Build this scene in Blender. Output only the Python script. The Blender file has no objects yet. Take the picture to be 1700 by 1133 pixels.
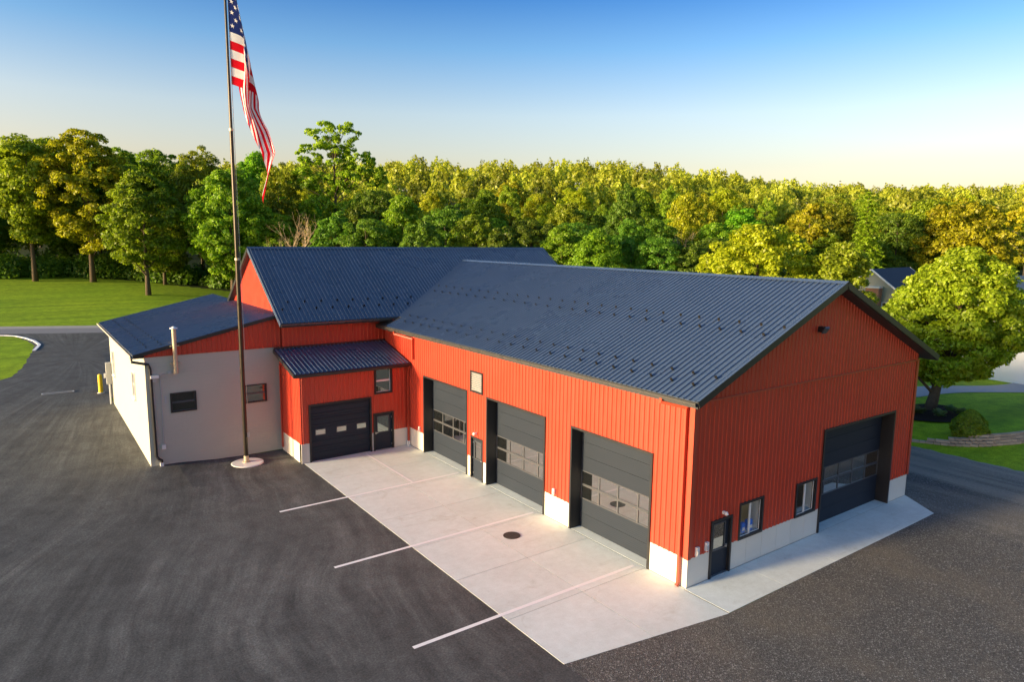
import bpy, bmesh, math, random
import numpy as np
from mathutils import Vector, Matrix
random.seed(7)
R = math.radians
sc = bpy.context.scene
COL = sc.collection

# ------------------------------------------------------------------ camera
cam = bpy.data.cameras.new('camera'); camo = bpy.data.objects.new('camera', cam); COL.objects.link(camo)
sc.camera = camo
cam.sensor_width = 36.0; cam.lens = 1147.59*36/1700; cam.clip_start = .1; cam.clip_end = 6000
CAM = Vector((-18.3516, -14.7561, 12.0617))
yaw, pit, rol = R(35.9515), R(8.3612), R(.6519)
fw = Vector((math.sin(yaw)*math.cos(pit), math.cos(yaw)*math.cos(pit), -math.sin(pit)))
rt = Vector((math.cos(yaw), -math.sin(yaw), 0)); up = rt.cross(fw)
r2 = rt*math.cos(rol)+up*math.sin(rol); u2 = -rt*math.sin(rol)+up*math.cos(rol)
m = Matrix((r2, u2, -fw)).transposed().to_4x4(); m.translation = CAM
camo.matrix_world = m

# ------------------------------------------------------------------ light
SUN_EL, SUN_AZ = R(8.0), R(11.4)          # sun low in the west (-X), a little north (+Y)
to_sun = Vector((-math.cos(SUN_AZ)*math.cos(SUN_EL), math.sin(SUN_AZ)*math.cos(SUN_EL), math.sin(SUN_EL)))
sl = bpy.data.lights.new('sun', 'SUN'); so = bpy.data.objects.new('sun', sl); COL.objects.link(so)
sl.energy = 2.5; sl.angle = R(8); sl.color = (1.0, .78, .46)
so.rotation_euler = (-to_sun).to_track_quat('-Z', 'Y').to_euler()
world = bpy.data.worlds.new('World'); sc.world = world; world.use_nodes = True
wn = world.node_tree.nodes; wl = world.node_tree.links; wn.clear()
sky = wn.new('ShaderNodeTexSky'); sky.sky_type = 'NISHITA'; sky.sun_disc = False
sky.sun_elevation = SUN_EL; sky.sun_rotation = math.atan2(to_sun.x, to_sun.y)
sky.altitude = 100; sky.air_density = 1.0; sky.dust_density = 3.0; sky.ozone_density = 1.5
bg = wn.new('ShaderNodeBackground'); bg.inputs[1].default_value = .15
wo = wn.new('ShaderNodeOutputWorld')
# evening haze: the same at every azimuth, warm near the horizon and deeper blue above
tcw = wn.new('ShaderNodeTexCoord'); spw = wn.new('ShaderNodeSeparateXYZ'); wl.new(tcw.outputs['Generated'], spw.inputs[0])
rpw = wn.new('ShaderNodeValToRGB'); wl.new(spw.outputs[2], rpw.inputs[0]); ew = rpw.color_ramp.elements
HZ = [(.02, (.98, .75, .74)), (.1, (.73, .575, .53)), (.168, (.635, .57, .585)), (.25, (.29, .425, .58)), (.34, (.045, .21, .475)), (1.0, (.41, .46, .51))]
while len(ew) < 6: ew.new(.5)
for i, (p_, c_) in enumerate(HZ): ew[i].position = p_; ew[i].color = (*c_, 1)
mw = wn.new('ShaderNodeVectorMath'); mw.operation = 'MULTIPLY'; wl.new(sky.outputs[0], mw.inputs[0]); wl.new(rpw.outputs[0], mw.inputs[1])
wl.new(mw.outputs[0], bg.inputs[0]); wl.new(bg.outputs[0], wo.inputs[0])
vs = sc.view_settings
vs.view_transform = 'Standard'; vs.look = 'None'; vs.gamma = 1; vs.use_curve_mapping = False
vs.exposure = 2.16
try:
    sc.cycles.max_bounces = 6; sc.cycles.transparent_max_bounces = 8
except Exception: pass

# ------------------------------------------------------------------ helpers
def tag(o, label=None, cat=None, group=None, kind=None):
    if label: o['label'] = label
    if cat: o['category'] = cat
    if group: o['group'] = group
    if kind: o['kind'] = kind
    return o
def empty(name, loc=(0, 0, 0), rz=0, parent=None):
    o = bpy.data.objects.new(name, None); COL.objects.link(o); o.location = loc; o.rotation_euler[2] = rz
    o.empty_display_size = .3; o.parent = parent
    return o
def link(name, me, parent=None, loc=None):
    o = bpy.data.objects.new(name, me); COL.objects.link(o); o.parent = parent
    if loc is not None: o.location = loc
    return o
class MB:
    def __init__(s): s.v = []; s.f = []; s.mi = []; s.cur = 0
    def add(s, vs_, fs):
        b = len(s.v); s.v += [tuple(p) for p in vs_]; s.f += [tuple(i+b for i in q) for q in fs]; s.mi += [s.cur]*len(fs)
        return s
    def box(s, x0, x1, y0, y1, z0, z1):
        if x0 > x1: x0, x1 = x1, x0
        if y0 > y1: y0, y1 = y1, y0
        if z0 > z1: z0, z1 = z1, z0
        return s.add([(x0,y0,z0),(x1,y0,z0),(x1,y1,z0),(x0,y1,z0),(x0,y0,z1),(x1,y0,z1),(x1,y1,z1),(x0,y1,z1)],
              [(0,3,2,1),(4,5,6,7),(0,1,5,4),(1,2,6,5),(2,3,7,6),(3,0,4,7)])
    def obox(s, c, ax, ay, az):
        c, ax, ay, az = map(Vector, (c, ax, ay, az))
        P = [c+i*ax+j*ay+k*az for k in (-1, 1) for j in (-1, 1) for i in (-1, 1)]
        return s.add(P, [(0,2,3,1),(4,5,7,6),(0,1,5,4),(1,3,7,5),(3,2,6,7),(2,0,4,6)])
    def bar(s, a, b, w, t, upv=(0, 0, 1)):
        a, b = Vector(a), Vector(b); d = (b-a); L = d.length; d.normalize()
        sx = d.cross(Vector(upv))
        if sx.length < 1e-4: sx = d.cross(Vector((1, 0, 0)))
        sx.normalize(); sy = sx.cross(d)
        return s.obox((a+b)/2, d*L/2, sx*w/2, sy*t/2)
    def tube(s, pts, rad, n=8, cap=True):
        pts = [Vector(p) for p in pts]; rr = rad if isinstance(rad, (list, tuple)) else [rad]*len(pts)
        rings = []
        for i, p in enumerate(pts):
            d = (pts[min(i+1, len(pts)-1)]-pts[max(i-1, 0)]).normalized()
            a = d.cross(Vector((.31, .95, .07)));
            if a.length < .05: a = d.cross(Vector((1, 0, 0)))
            a.normalize(); b = d.cross(a)
            rings.append([p+(a*math.cos(2*math.pi*k/n)+b*math.sin(2*math.pi*k/n))*rr[i] for k in range(n)])
        V = [q for r_ in rings for q in r_]; F = []
        for i in range(len(pts)-1):
            for k in range(n):
                k2 = (k+1) % n; F.append((i*n+k, i*n+k2, (i+1)*n+k2, (i+1)*n+k))
        if cap:
            F.append(tuple(range(n-1, -1, -1))); F.append(tuple((len(pts)-1)*n+k for k in range(n)))
        return s.add(V, F)
    def lathe(s, prof, c=(0, 0, 0), n=20):
        V = []; F = []
        for (r_, z) in prof:
            for k in range(n): V.append((c[0]+r_*math.cos(2*math.pi*k/n), c[1]+r_*math.sin(2*math.pi*k/n), c[2]+z))
        for i in range(len(prof)-1):
            for k in range(n):
                k2 = (k+1) % n; F.append((i*n+k, i*n+k2, (i+1)*n+k2, (i+1)*n+k))
        F.append(tuple(range(n-1, -1, -1))); F.append(tuple((len(prof)-1)*n+k for k in range(n)))
        return s.add(V, F)
    def prism(s, poly, a0, a1, axis):
        n = len(poly)
        def P(p, a):
            if axis == 'y': return (p[0], a, p[1])
            if axis == 'x': return (a, p[0], p[1])
            return (p[0], p[1], a)
        V = [P(p, a0) for p in poly]+[P(p, a1) for p in poly]
        F = [tuple(range(n-1, -1, -1)), tuple(range(n, 2*n))]+[(i, (i+1) % n, n+(i+1) % n, n+i) for i in range(n)]
        return s.add(V, F)
    def mesh(s, name, mats, fix=True, smooth=False):
        me = bpy.data.meshes.new(name); me.from_pydata(s.v, [], s.f)
        if not isinstance(mats, (list, tuple)): mats = [mats]
        for q in mats: me.materials.append(q)
        if len(mats) > 1: me.polygons.foreach_set('material_index', s.mi)
        if fix:
            bm = bmesh.new(); bm.from_mesh(me); bmesh.ops.recalc_face_normals(bm, faces=bm.faces); bm.to_mesh(me); bm.free()
        if smooth: me.polygons.foreach_set('use_smooth', [True]*len(me.polygons))
        me.update(); return me
    def build(s, name, mats, parent=None, loc=None, smooth=False, fix=True):
        return link(name, s.mesh(name, mats, fix, smooth), parent, loc)
def B(*a): return MB().box(*a)
def bevel(o, w=.01, seg=1):
    md = o.modifiers.new('bevel', 'BEVEL'); md.width = w; md.segments = seg; md.limit_method = 'ANGLE'
    return o

# ------------------------------------------------------------------ materials
class NT:
    def __init__(s, name):
        s.m = bpy.data.materials.new(name); s.m.use_nodes = True; s.n = s.m.node_tree.nodes; s.l = s.m.node_tree.links
        s.b = s.n['Principled BSDF']; s.out = s.n['Material Output']
    def new(s, t, **k):
        n = s.n.new(t)
        for a, b in k.items(): setattr(n, a, b)
        return n
    def lk(s, a, b): s.l.new(a, b)
    def pos(s):
        return s.new('ShaderNodeNewGeometry').outputs['Position']
    def mapping(s, vec, scale):
        mp = s.new('ShaderNodeMapping'); s.lk(vec, mp.inputs[0]); mp.inputs['Scale'].default_value = scale; return mp.outputs[0]
    def noise(s, vec, scale, detail=4, rough=.55, dist=0):
        n = s.new('ShaderNodeTexNoise'); s.lk(vec, n.inputs['Vector']); n.inputs['Scale'].default_value = scale
        n.inputs['Detail'].default_value = detail; n.inputs['Roughness'].default_value = rough; n.inputs['Distortion'].default_value = dist
        return n.outputs[0]
    def ramp(s, fac, stops):
        r_ = s.new('ShaderNodeValToRGB'); s.lk(fac, r_.inputs[0]); e = r_.color_ramp.elements
        while len(e) < len(stops): e.new(.5)
        for i, (p, c) in enumerate(stops):
            e[i].position = p; e[i].color = (*c, 1) if len(c) == 3 else c
        return r_.outputs[0]
    def mix(s, fac, a, b, mode='MIX'):
        n = s.new('ShaderNodeMix', data_type='RGBA', blend_type=mode)
        if isinstance(fac, (int, float)): n.inputs[0].default_value = fac
        else: s.lk(fac, n.inputs[0])
        for i, v in ((6, a), (7, b)):
            if isinstance(v, tuple): n.inputs[i].default_value = (*v, 1)
            else: s.lk(v, n.inputs[i])
        return n.outputs[2]
    def math(s, op, a, b=None):
        n = s.new('ShaderNodeMath', operation=op)
        for i, v in enumerate((a, b)):
            if v is None: continue
            if isinstance(v, (int, float)): n.inputs[i].default_value = v
            else: s.lk(v, n.inputs[i])
        return n.outputs[0]
    def bump(s, hgt, strength=.3, dist=.02):
        n = s.new('ShaderNodeBump'); n.inputs['Strength'].default_value = strength; n.inputs['Distance'].default_value = dist
        s.lk(hgt, n.inputs['Height']); s.lk(n.outputs[0], s.b.inputs['Normal'])
    def col(s, c):
        if isinstance(c, tuple): s.b.inputs['Base Color'].default_value = (*c, 1)
        else: s.lk(c, s.b.inputs['Base Color'])
        return s
    def rough(s, r_):
        if isinstance(r_, (int, float)): s.b.inputs['Roughness'].default_value = r_
        else: s.lk(r_, s.b.inputs['Roughness'])
        return s
def paint(name, c, rough=.45, var=.12, scale=1.5, spec=.5, metal=0, bump=0, objvar=0):
    t = NT(name); p = t.pos()
    n = t.noise(p, scale, 5); n2 = t.noise(p, scale*14, 3)
    k = t.math('ADD', t.math('MULTIPLY', t.math('SUBTRACT', n, .5), var*2), t.math('MULTIPLY', t.math('SUBTRACT', n2, .5), var))
    if objvar:
        oi = t.new('ShaderNodeObjectInfo').outputs['Random']
        k = t.math('ADD', k, t.math('MULTIPLY', t.math('SUBTRACT', oi, .5), objvar*2))
    k = t.math('ADD', k, 1.0)
    hs = t.new('ShaderNodeHueSaturation'); hs.inputs['Color'].default_value = (*c, 1); t.lk(k, hs.inputs['Value'])
    t.col(hs.outputs[0]); t.b.inputs['Specular IOR Level'].default_value = spec; t.b.inputs['Metallic'].default_value = metal
    rr = t.math('ADD', t.math('MULTIPLY', t.math('SUBTRACT', n, .5), .15), rough); t.rough(rr)
    if bump: t.bump(n2, bump, .01)
    return t.m
M = {}
M['red'] = paint('red_siding', (.50, .045, .020), .40, .05, .7, objvar=.03)
def wavy(m_, sc_, st):
    nt = m_.node_tree; b = nt.nodes['Principled BSDF']; g_ = nt.nodes.new('ShaderNodeNewGeometry'); n = nt.nodes.new('ShaderNodeTexNoise'); n.inputs['Scale'].default_value = sc_; n.inputs['Detail'].default_value = 2
    nt.links.new(g_.outputs['Position'], n.inputs['Vector']); bp = nt.nodes.new('ShaderNodeBump'); bp.inputs['Strength'].default_value = st; bp.inputs['Distance'].default_value = .05; nt.links.new(n.outputs[0], bp.inputs['Height']); nt.links.new(bp.outputs[0], b.inputs['Normal'])
def weather(m_):
    nt = m_.node_tree; b = nt.nodes['Principled BSDF']; src = b.inputs['Base Color'].links[0].from_socket
    g_ = nt.nodes.new('ShaderNodeNewGeometry'); sp = nt.nodes.new('ShaderNodeSeparateXYZ'); nt.links.new(g_.outputs['Position'], sp.inputs[0])
    mp = nt.nodes.new('ShaderNodeMapping'); mp.inputs['Scale'].default_value = (5, 5, .35); nt.links.new(g_.outputs['Position'], mp.inputs[0])
    n = nt.nodes.new('ShaderNodeTexNoise'); n.inputs['Scale'].default_value = 1.2; n.inputs['Detail'].default_value = 5; nt.links.new(mp.outputs[0], n.inputs['Vector'])
    mr = nt.nodes.new('ShaderNodeMapRange'); nt.links.new(n.outputs[0], mr.inputs[0]); mr.inputs[1].default_value = .45; mr.inputs[2].default_value = .8; mr.inputs[3].default_value = 0; mr.inputs[4].default_value = .16
    mx = nt.nodes.new('ShaderNodeMix'); mx.data_type = 'RGBA'; nt.links.new(mr.outputs[0], mx.inputs[0]); nt.links.new(src, mx.inputs[6]); mx.inputs[7].default_value = (.30, .10, .07, 1); nt.links.new(mx.outputs[2], b.inputs['Base Color'])
weather(M['red']); wavy(M['red'], 1.6, .14)
M['red_trim'] = paint('red_trim', (.42, .06, .03), .35, .04)
M['roof'] = paint('dark_roof_metal', (.056, .086, .145), .28, .06, .5, spec=1.0, objvar=.04)
wavy(M['roof'], 1.3, .10)
M['black'] = paint('black_trim', (.016, .017, .019), .4, .1)
M['soffit'] = paint('dark_soffit', (.03, .03, .032), .6, .1)
M['door'] = paint('charcoal_door', (.022, .030, .044), .5, .05, spec=.18, objvar=.05)
M['rail'] = paint('door_rail', (.07, .075, .085), .35, .05)
M['bronze'] = paint('gutter_metal', (.06, .058, .055), .28, .05, spec=.7)
M['white'] = paint('white_paint', (.78, .77, .74), .4, .04)
M['slat'] = paint('slat_paint', (.36, .355, .345), .5, .04)
M['line'] = paint('line_paint', (.88, .87, .85), .6, .06, 9)
M['stem'] = paint('stem_concrete', (.70, .67, .59), .8, .05, 1.2, spec=.2, bump=.15, objvar=.03)
M['block'] = paint('painted_block', (.465, .465, .39), .75, .05, .8, spec=.25, bump=.2)
M['galv'] = paint('tan_galvanised', (.52, .44, .30), .45, .12, 4, metal=.3)
M['grey'] = paint('grey_box', (.45, .46, .46), .5, .06)
M['yellow'] = paint('yellow_bollard', (.80, .55, .01), .45, .06)
M['brass'] = paint('brass_guard', (.02, .018, .014), .35, .2, metal=.5)
M['dark'] = paint('dark_interior', (.02, .02, .02), .8, .1)
M['int'] = paint('interior_wall', (.45, .44, .40), .8, .05)
M['iron'] = paint('cast_iron', (.06, .055, .05), .6, .3, 12, metal=.4)
M['pole'] = paint('bronze_pole', (.035, .028, .02), .3, .1, 3, spec=.6, metal=.4)
M['rope'] = paint('rope', (.5, .45, .35), .8, .1)
M['steel'] = paint('steel', (.6, .6, .6), .3, .05, metal=.8)
M['beige'] = paint('beige_aluminium', (.50, .46, .38), .5, .06)
M['blue'] = paint('blue_plastic', (.03, .22, .85), .4, .05)
M['mulch'] = paint('mulch', (.022, .015, .012), .95, .5, 9, spec=.1, bump=.8)
M['bark'] = paint('bark', (.11, .085, .06), .95, .35, 5, spec=.1, bump=.8)
M['deadwood'] = paint('dead_wood', (.36, .27, .17), .9, .2, 3, spec=.1)
M['stone'] = paint('wall_stone', (.42, .34, .25), .9, .15, 3, spec=.15, bump=.5, objvar=.2)
M['shingle'] = paint('shingles', (.055, .065, .085), .85, .35, 5, spec=.2, bump=.5)
M['tanroof'] = paint('tan_shingles', (.46, .40, .32), .9, .15, 3, spec=.2)
M['siding_w'] = paint('white_siding', (.72, .72, .72), .6, .03)
M['siding_g'] = paint('olive_siding', (.30, .30, .22), .6, .05)
def brick_mat(name, c1, c2, mortar, sx):
    t = NT(name); tc = t.new('ShaderNodeTexCoord').outputs['Object']
    b = t.new('ShaderNodeTexBrick'); b.inputs['Scale'].default_value = sx
    mp = t.new('ShaderNodeMapping'); t.lk(tc, mp.inputs[0]); mp.inputs['Rotation'].default_value = (R(90), 0, 0); t.lk(mp.outputs[0], b.inputs['Vector'])
    b.inputs['Color1'].default_value = (*c1, 1); b.inputs['Color2'].default_value = (*c2, 1); b.inputs['Mortar'].default_value = (*mortar, 1)
    t.col(b.outputs[0]); t.rough(.85); return t.m
M['brick'] = brick_mat('orange_brick', (.42, .17, .07), (.34, .12, .05), (.4, .34, .28), 3)
M['pinkbrick'] = brick_mat('pink_brick', (.50, .34, .25), (.44, .29, .21), (.5, .42, .36), 2)
def glass(name, refl=.32, tint=(.012, .014, .014), trans=.0, tc=(.86, .9, .88)):
    t = NT(name); t.n.remove(t.b)
    g = t.new('ShaderNodeBsdfGlossy'); g.inputs['Roughness'].default_value = .015; g.inputs['Color'].default_value = (.92, .95, .92, 1)
    d = t.new('ShaderNodeBsdfDiffuse'); d.inputs['Color'].default_value = (*tint, 1)
    base = d.outputs[0]
    if trans:
        tr = t.new('ShaderNodeBsdfTransparent'); tr.inputs['Color'].default_value = (*tc, 1)
        mx = t.new('ShaderNodeMixShader'); mx.inputs[0].default_value = trans; t.lk(d.outputs[0], mx.inputs[1]); t.lk(tr.outputs[0], mx.inputs[2]); base = mx.outputs[0]
    lw = t.new('ShaderNodeLayerWeight'); lw.inputs['Blend'].default_value = .5
    f = t.math('ADD', t.math('MULTIPLY', t.math('POWER', lw.outputs['Facing'], 4.0), .5), refl)
    mx = t.new('ShaderNodeMixShader'); t.lk(f, mx.inputs[0]); t.lk(base, mx.inputs[1]); t.lk(g.outputs[0], mx.inputs[2])
    t.lk(mx.outputs[0], t.out.inputs[0]); return t.m
M['glass'] = glass('reflective_glass', .46, trans=.35)
M['dim'] = glass('plain_glass', .10, trans=.3)
M['clear'] = glass('clear_glass', .03, trans=1.0, tc=(.97, .98, .97))
def leafmat(name, c, var=.35, trans=.5, hue=.03):
    t = NT(name); t.n.remove(t.b)
    at = t.new('ShaderNodeAttribute'); at.attribute_name = 'tint'
    oi = t.new('ShaderNodeObjectInfo').outputs['Random']
    v = t.math('ADD', t.math('MULTIPLY', t.math('SUBTRACT', at.outputs['Fac'], .5), var*2), t.math('ADD', t.math('MULTIPLY', t.math('SUBTRACT', oi, .5), .5), 1))
    h_ = t.math('ADD', t.math('MULTIPLY', t.math('SUBTRACT', oi, .5), hue*1.6), .5)
    hs = t.new('ShaderNodeHueSaturation'); hs.inputs['Color'].default_value = (*c, 1); t.lk(v, hs.inputs['Value']); t.lk(h_, hs.inputs['Hue'])
    d = t.new('ShaderNodeBsdfDiffuse'); t.lk(hs.outputs[0], d.inputs[0])
    tr = t.new('ShaderNodeBsdfTranslucent'); t.lk(t.mix(1., hs.outputs[0], (1.2, 1.22, .9), 'MULTIPLY'), tr.inputs[0])
    gl = t.new('ShaderNodeBsdfGlossy'); gl.inputs['Roughness'].default_value = .5; gl.inputs['Color'].default_value = (.5, .5, .5, 1)
    m1 = t.new('ShaderNodeMixShader'); m1.inputs[0].default_value = trans; t.lk(d.outputs[0], m1.inputs[1]); t.lk(tr.outputs[0], m1.inputs[2])
    m2 = t.new('ShaderNodeMixShader'); m2.inputs[0].default_value = .04; t.lk(m1.outputs[0], m2.inputs[1]); t.lk(gl.outputs[0], m2.inputs[2])
    t.lk(m2.outputs[0], t.out.inputs[0]); return t.m
M['leaf'] = leafmat('green_leaves', (0.23, 0.39, 0.018))
M['leaf_dark'] = leafmat('dark_green_leaves', (0.15, 0.26, 0.02))
M['leaf_yel'] = leafmat('yellow_green_leaves', (0.4, 0.44, 0.014))
M['leaf_olive'] = leafmat('olive_leaves', (0.285, 0.36, 0.018))
M['leaf_or'] = leafmat('orange_leaves', (0.47, 0.42, 0.018))
M['leaf_maple'] = leafmat('maple_leaves', (0.33, 0.39, 0.016))
M['leaf_far'] = leafmat('far_leaves', (.36, .38, .03), .5)
M['hosta'] = leafmat('hosta_leaves', (.16, .22, .08), .2)
def cloth(name, c):
    t = NT(name); t.n.remove(t.b); n = t.noise(t.pos(), 3, 3)
    col = t.mix(n, tuple(v*.9 for v in c), tuple(min(1, v*1.1) for v in c))
    d = t.new('ShaderNodeBsdfDiffuse'); t.lk(col, d.inputs[0]); tr = t.new('ShaderNodeBsdfTranslucent'); t.lk(col, tr.inputs[0])
    mx = t.new('ShaderNodeMixShader'); mx.inputs[0].default_value = .4; t.lk(d.outputs[0], mx.inputs[1]); t.lk(tr.outputs[0], mx.inputs[2]); t.lk(mx.outputs[0], t.out.inputs[0]); return t.m
M['flag_red'] = cloth('flag_red', (.72, .012, .025)); M['flag_white'] = cloth('flag_white', (.85, .84, .84)); M['flag_blue'] = cloth('flag_blue', (.02, .035, .16))

def asphalt_mat():
    t = NT('asphalt'); p = t.pos()
    sx = t.new('ShaderNodeSeparateXYZ'); t.lk(p, sx.inputs[0])
    # tyre scuffs fan out from the driveway neck and bend toward the apron
    dx = t.math('SUBTRACT', sx.outputs[0], -14.0); dy = t.math('SUBTRACT', sx.outputs[1], 58.0)
    rad = t.math('SQRT', t.math('ADD', t.math('MULTIPLY', dx, dx), t.math('MULTIPLY', dy, dy)))
    wobn = t.noise(p, .06, 2, .5)
    ang = t.math('ADD', t.math('ARCTAN2', dx, t.math('MULTIPLY', dy, -1.0)), t.math('ADD', t.math('MULTIPLY', rad, .0065), t.math('MULTIPLY', wobn, .16)))
    cb = t.new('ShaderNodeCombineXYZ'); t.lk(t.math('MULTIPLY', ang, 26.0), cb.inputs[0]); t.lk(t.math('MULTIPLY', rad, .045), cb.inputs[1])
    streak = t.noise(cb.outputs[0], .8, 9, .68, .1)
    streak2 = t.noise(cb.outputs[0], 4.2, 7, .74, .1)
    patch = t.noise(p, .8, 9, .74)
    grain = t.noise(p, 15, 5, .8)
    a = t.ramp(streak, [(.34, (.058, .060, .059)), (.52, (.088, .0905, .0885)), (.70, (.150, .152, .147))])
    b = t.ramp(streak2, [(.35, (.74, .74, .74)), (.68, (1.3, 1.3, 1.28))])
    msk = t.ramp(t.noise(p, .11, 5, .6, .5), [(.34, (.3, .3, .3)), (.6, (1, 1, 1))])
    a = t.mix(msk, (.080, .0825, .081), a)
    c = t.mix(msk, a, t.mix(1.0, a, b, 'MULTIPLY'))
    c = t.mix(1.0, c, t.ramp(patch, [(.32, (.72, .70, .69)), (.68, (1.3, 1.3, 1.28))]), 'MULTIPLY')
    c = t.mix(1.0, c, t.ramp(grain, [(.3, (.5, .5, .5)), (.5, (.97, .97, .97)), (.72, (1.75, 1.75, 1.7))]), 'MULTIPLY')
    t.col(c); t.rough(.8); t.b.inputs['Specular IOR Level'].default_value = .3
    t.bump(grain, .4, .01); return t.m
M['asphalt'] = asphalt_mat()
def gravel_mat():
    t = NT('gravel'); p = t.pos()
    v = t.new('ShaderNodeTexVoronoi'); t.lk(p, v.inputs['Vector']); v.inputs['Scale'].default_value = 28
    v2 = t.new('ShaderNodeTexVoronoi'); t.lk(p, v2.inputs['Vector']); v2.inputs['Scale'].default_value = 60
    bw = t.new('ShaderNodeSeparateColor'); t.lk(v.outputs['Color'], bw.inputs[0])
    bw2 = t.new('ShaderNodeSeparateColor'); t.lk(v2.outputs['Color'], bw2.inputs[0])
    c = t.ramp(bw.outputs[0], [(0, (.030, .029, .028)), (.6, (.080, .075, .067)), (.86, (.15, .142, .130)), (.97, (.42, .41, .39))])
    c2 = t.ramp(bw2.outputs[0], [(0, (.035, .034, .032)), (.7, (.09, .087, .082)), (1, (.26, .25, .24))])
    c = t.mix(.5, c, c2)
    pn = t.noise(p, .16, 6, .6)
    c = t.mix(t.ramp(pn, [(.5, (0, 0, 0)), (.72, (.5, .5, .5))]), c, (.19, .155, .11))
    # worn wheel path beside the lawn, running along Y
    sx = t.new('ShaderNodeSeparateXYZ'); t.lk(p, sx.inputs[0])
    cb = t.new('ShaderNodeCombineXYZ'); t.lk(sx.outputs[0], cb.inputs[0]); t.lk(t.math('MULTIPLY', sx.outputs[1], .08), cb.inputs[1])
    st = t.noise(cb.outputs[0], .55, 6, .6, .3)
    mr = t.new('ShaderNodeMapRange'); t.lk(sx.outputs[0], mr.inputs[0]); mr.inputs[1].default_value = 12; mr.inputs[2].default_value = 21
    f = t.math('MULTIPLY', mr.outputs[0], t.ramp(st, [(.38, (0, 0, 0)), (.6, (1, 1, 1))]))
    c = t.mix(f, c, t.mix(.6, c, (.38, .34, .275)))
    t.col(c); t.rough(.85); t.b.inputs['Specular IOR Level'].default_value = .35
    t.bump(v.outputs['Distance'], .7, .03); return t.m
M['gravel'] = gravel_mat()
def grass_mat():
    t = NT('grass'); p = t.pos()
    n1 = t.noise(p, .07, 5, .6); n2 = t.noise(p, 1.3, 5, .65); n3 = t.noise(t.mapping(p, (14, 14, 14)), 1, 3, .7)
    sx = t.new('ShaderNodeSeparateXYZ'); t.lk(p, sx.inputs[0])
    cb = t.new('ShaderNodeCombineXYZ'); t.lk(t.math('MULTIPLY', sx.outputs[0], .06), cb.inputs[0]); t.lk(sx.outputs[1], cb.inputs[1])
    mow = t.noise(cb.outputs[0], .5, 3, .5)
    c = t.ramp(n1, [(.3, (.22, .36, .010)), (.7, (.31, .43, .014))])
    c = t.mix(1, c, t.ramp(n2, [(.3, (.62, .68, .6)), (.6, (1.05, 1.05, 1)), (.8, (1.35, 1.25, 1.2))]), 'MULTIPLY')
    c = t.mix(1, c, t.ramp(n3, [(.3, (.6, .62, .6)), (.7, (1.35, 1.3, 1.3))]), 'MULTIPLY')
    c = t.mix(1, c, t.ramp(mow, [(.35, (.82, .84, .8)), (.65, (1.15, 1.12, 1.1))]), 'MULTIPLY')
    t.col(c); t.rough(.9); t.b.inputs['Specular IOR Level'].default_value = .15
    t.bump(n3, .5, .03); return t.m
M['grass'] = grass_mat()
def concrete_mat():
    t = NT('concrete_slab'); p = t.pos()
    n1 = t.noise(p, .45, 7, .62, .4); n2 = t.noise(p, 3, 6, .6); n3 = t.noise(p, 30, 2)
    oi = t.new('ShaderNodeObjectInfo').outputs['Random']
    c = t.ramp(n1, [(.3, (.63, .67, .64)), (.55, (.685, .73, .70)), (.8, (.725, .77, .745))])
    c = t.mix(1, c, t.ramp(n2, [(.3, (.94, .935, .92)), (.7, (1.05, 1.05, 1.05))]), 'MULTIPLY')
    c = t.mix(1, c, t.ramp(n3, [(.3, (.95, .95, .95)), (.7, (1.04, 1.04, 1.04))]), 'MULTIPLY')
    c = t.mix(1, c, t.ramp(oi, [(0, (.97, .96, .95)), (1, (1.02, 1.02, 1.02))]), 'MULTIPLY')
    st = t.noise(p, .9, 8, .72, .8)
    c = t.mix(1, c, t.ramp(st, [(.30, (.86, .84, .80)), (.42, (1, 1, 1))]), 'MULTIPLY')
    st2 = t.noise(t.mapping(p, (.25, 2.2, 1)), 1.3, 6, .7)
    c = t.mix(1, c, t.ramp(st2, [(.28, (.90, .89, .87)), (.42, (1, 1, 1))]), 'MULTIPLY')
    t.col(c); t.rough(.8); t.b.inputs['Specular IOR Level'].default_value = .25; t.bump(n3, .1, .005); return t.m
M['concrete'] = concrete_mat()
M['road'] = paint('grey_road', (.20, .20, .21), .85, .1, 1)
M['shoulder'] = paint('pale_shoulder', (.36, .34, .30), .9, .15, 1.5)
M['drive'] = paint('driveway', (.33, .32, .33), .85, .08, 1)
M['litter'] = paint('leaf_litter', (.040, .055, .016), .95, .4, .8, spec=.1, bump=.6)
M['bare'] = paint('bare_soil', (.16, .11, .07), .95, .25, 3)

# ------------------------------------------------------------------ terrain
def sstep(a, b, x):
    t = (x-a)/(b-a); t = 0. if t < 0 else (1. if t > 1 else t); return t*t*(3-2*t)
HL = [(-1e5, 0), (16, 0), (24, .2), (40, .5), (85, 1.8), (110, 3.0), (160, 5.5), (260, 12), (500, 34), (700, 48), (1e5, 50)]
HRT = [(-1e5, 0), (100, 0), (150, 1.6), (200, 5), (240, 9), (300, 18), (400, 33), (500, 44), (600, 53), (800, 58), (1e5, 60)]
def lin(T, v):
    for (a, p), (b, q) in zip(T, T[1:]):
        if v <= b: return p+(q-p)*(v-a)/(b-a)
    return T[-1][1]
def hgt(x, y):
    d = (x+18.35)*.587+(y+14.76)*.81
    w = 1-sstep(-4, 42, x); k = sstep(36, 62, y)
    l = lin(HL, y)*(k+(1-k)*(1-sstep(-12, -9, x)))
    hr = .4*sstep(25.5, 29, x)*(1-sstep(40, 46, y))-1.5*sstep(38, 60, x)*(1-sstep(20, 60, y))
    rr_ = ((x+18.35)*.81-(y+14.76)*.587)/max(d, 1.)
    hr += lin(HRT, d)*(1-.22*sstep(.15, .5, rr_))
    if d > 100: hr = max(hr, -1.)
    return w*l+(1-w)*hr
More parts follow.
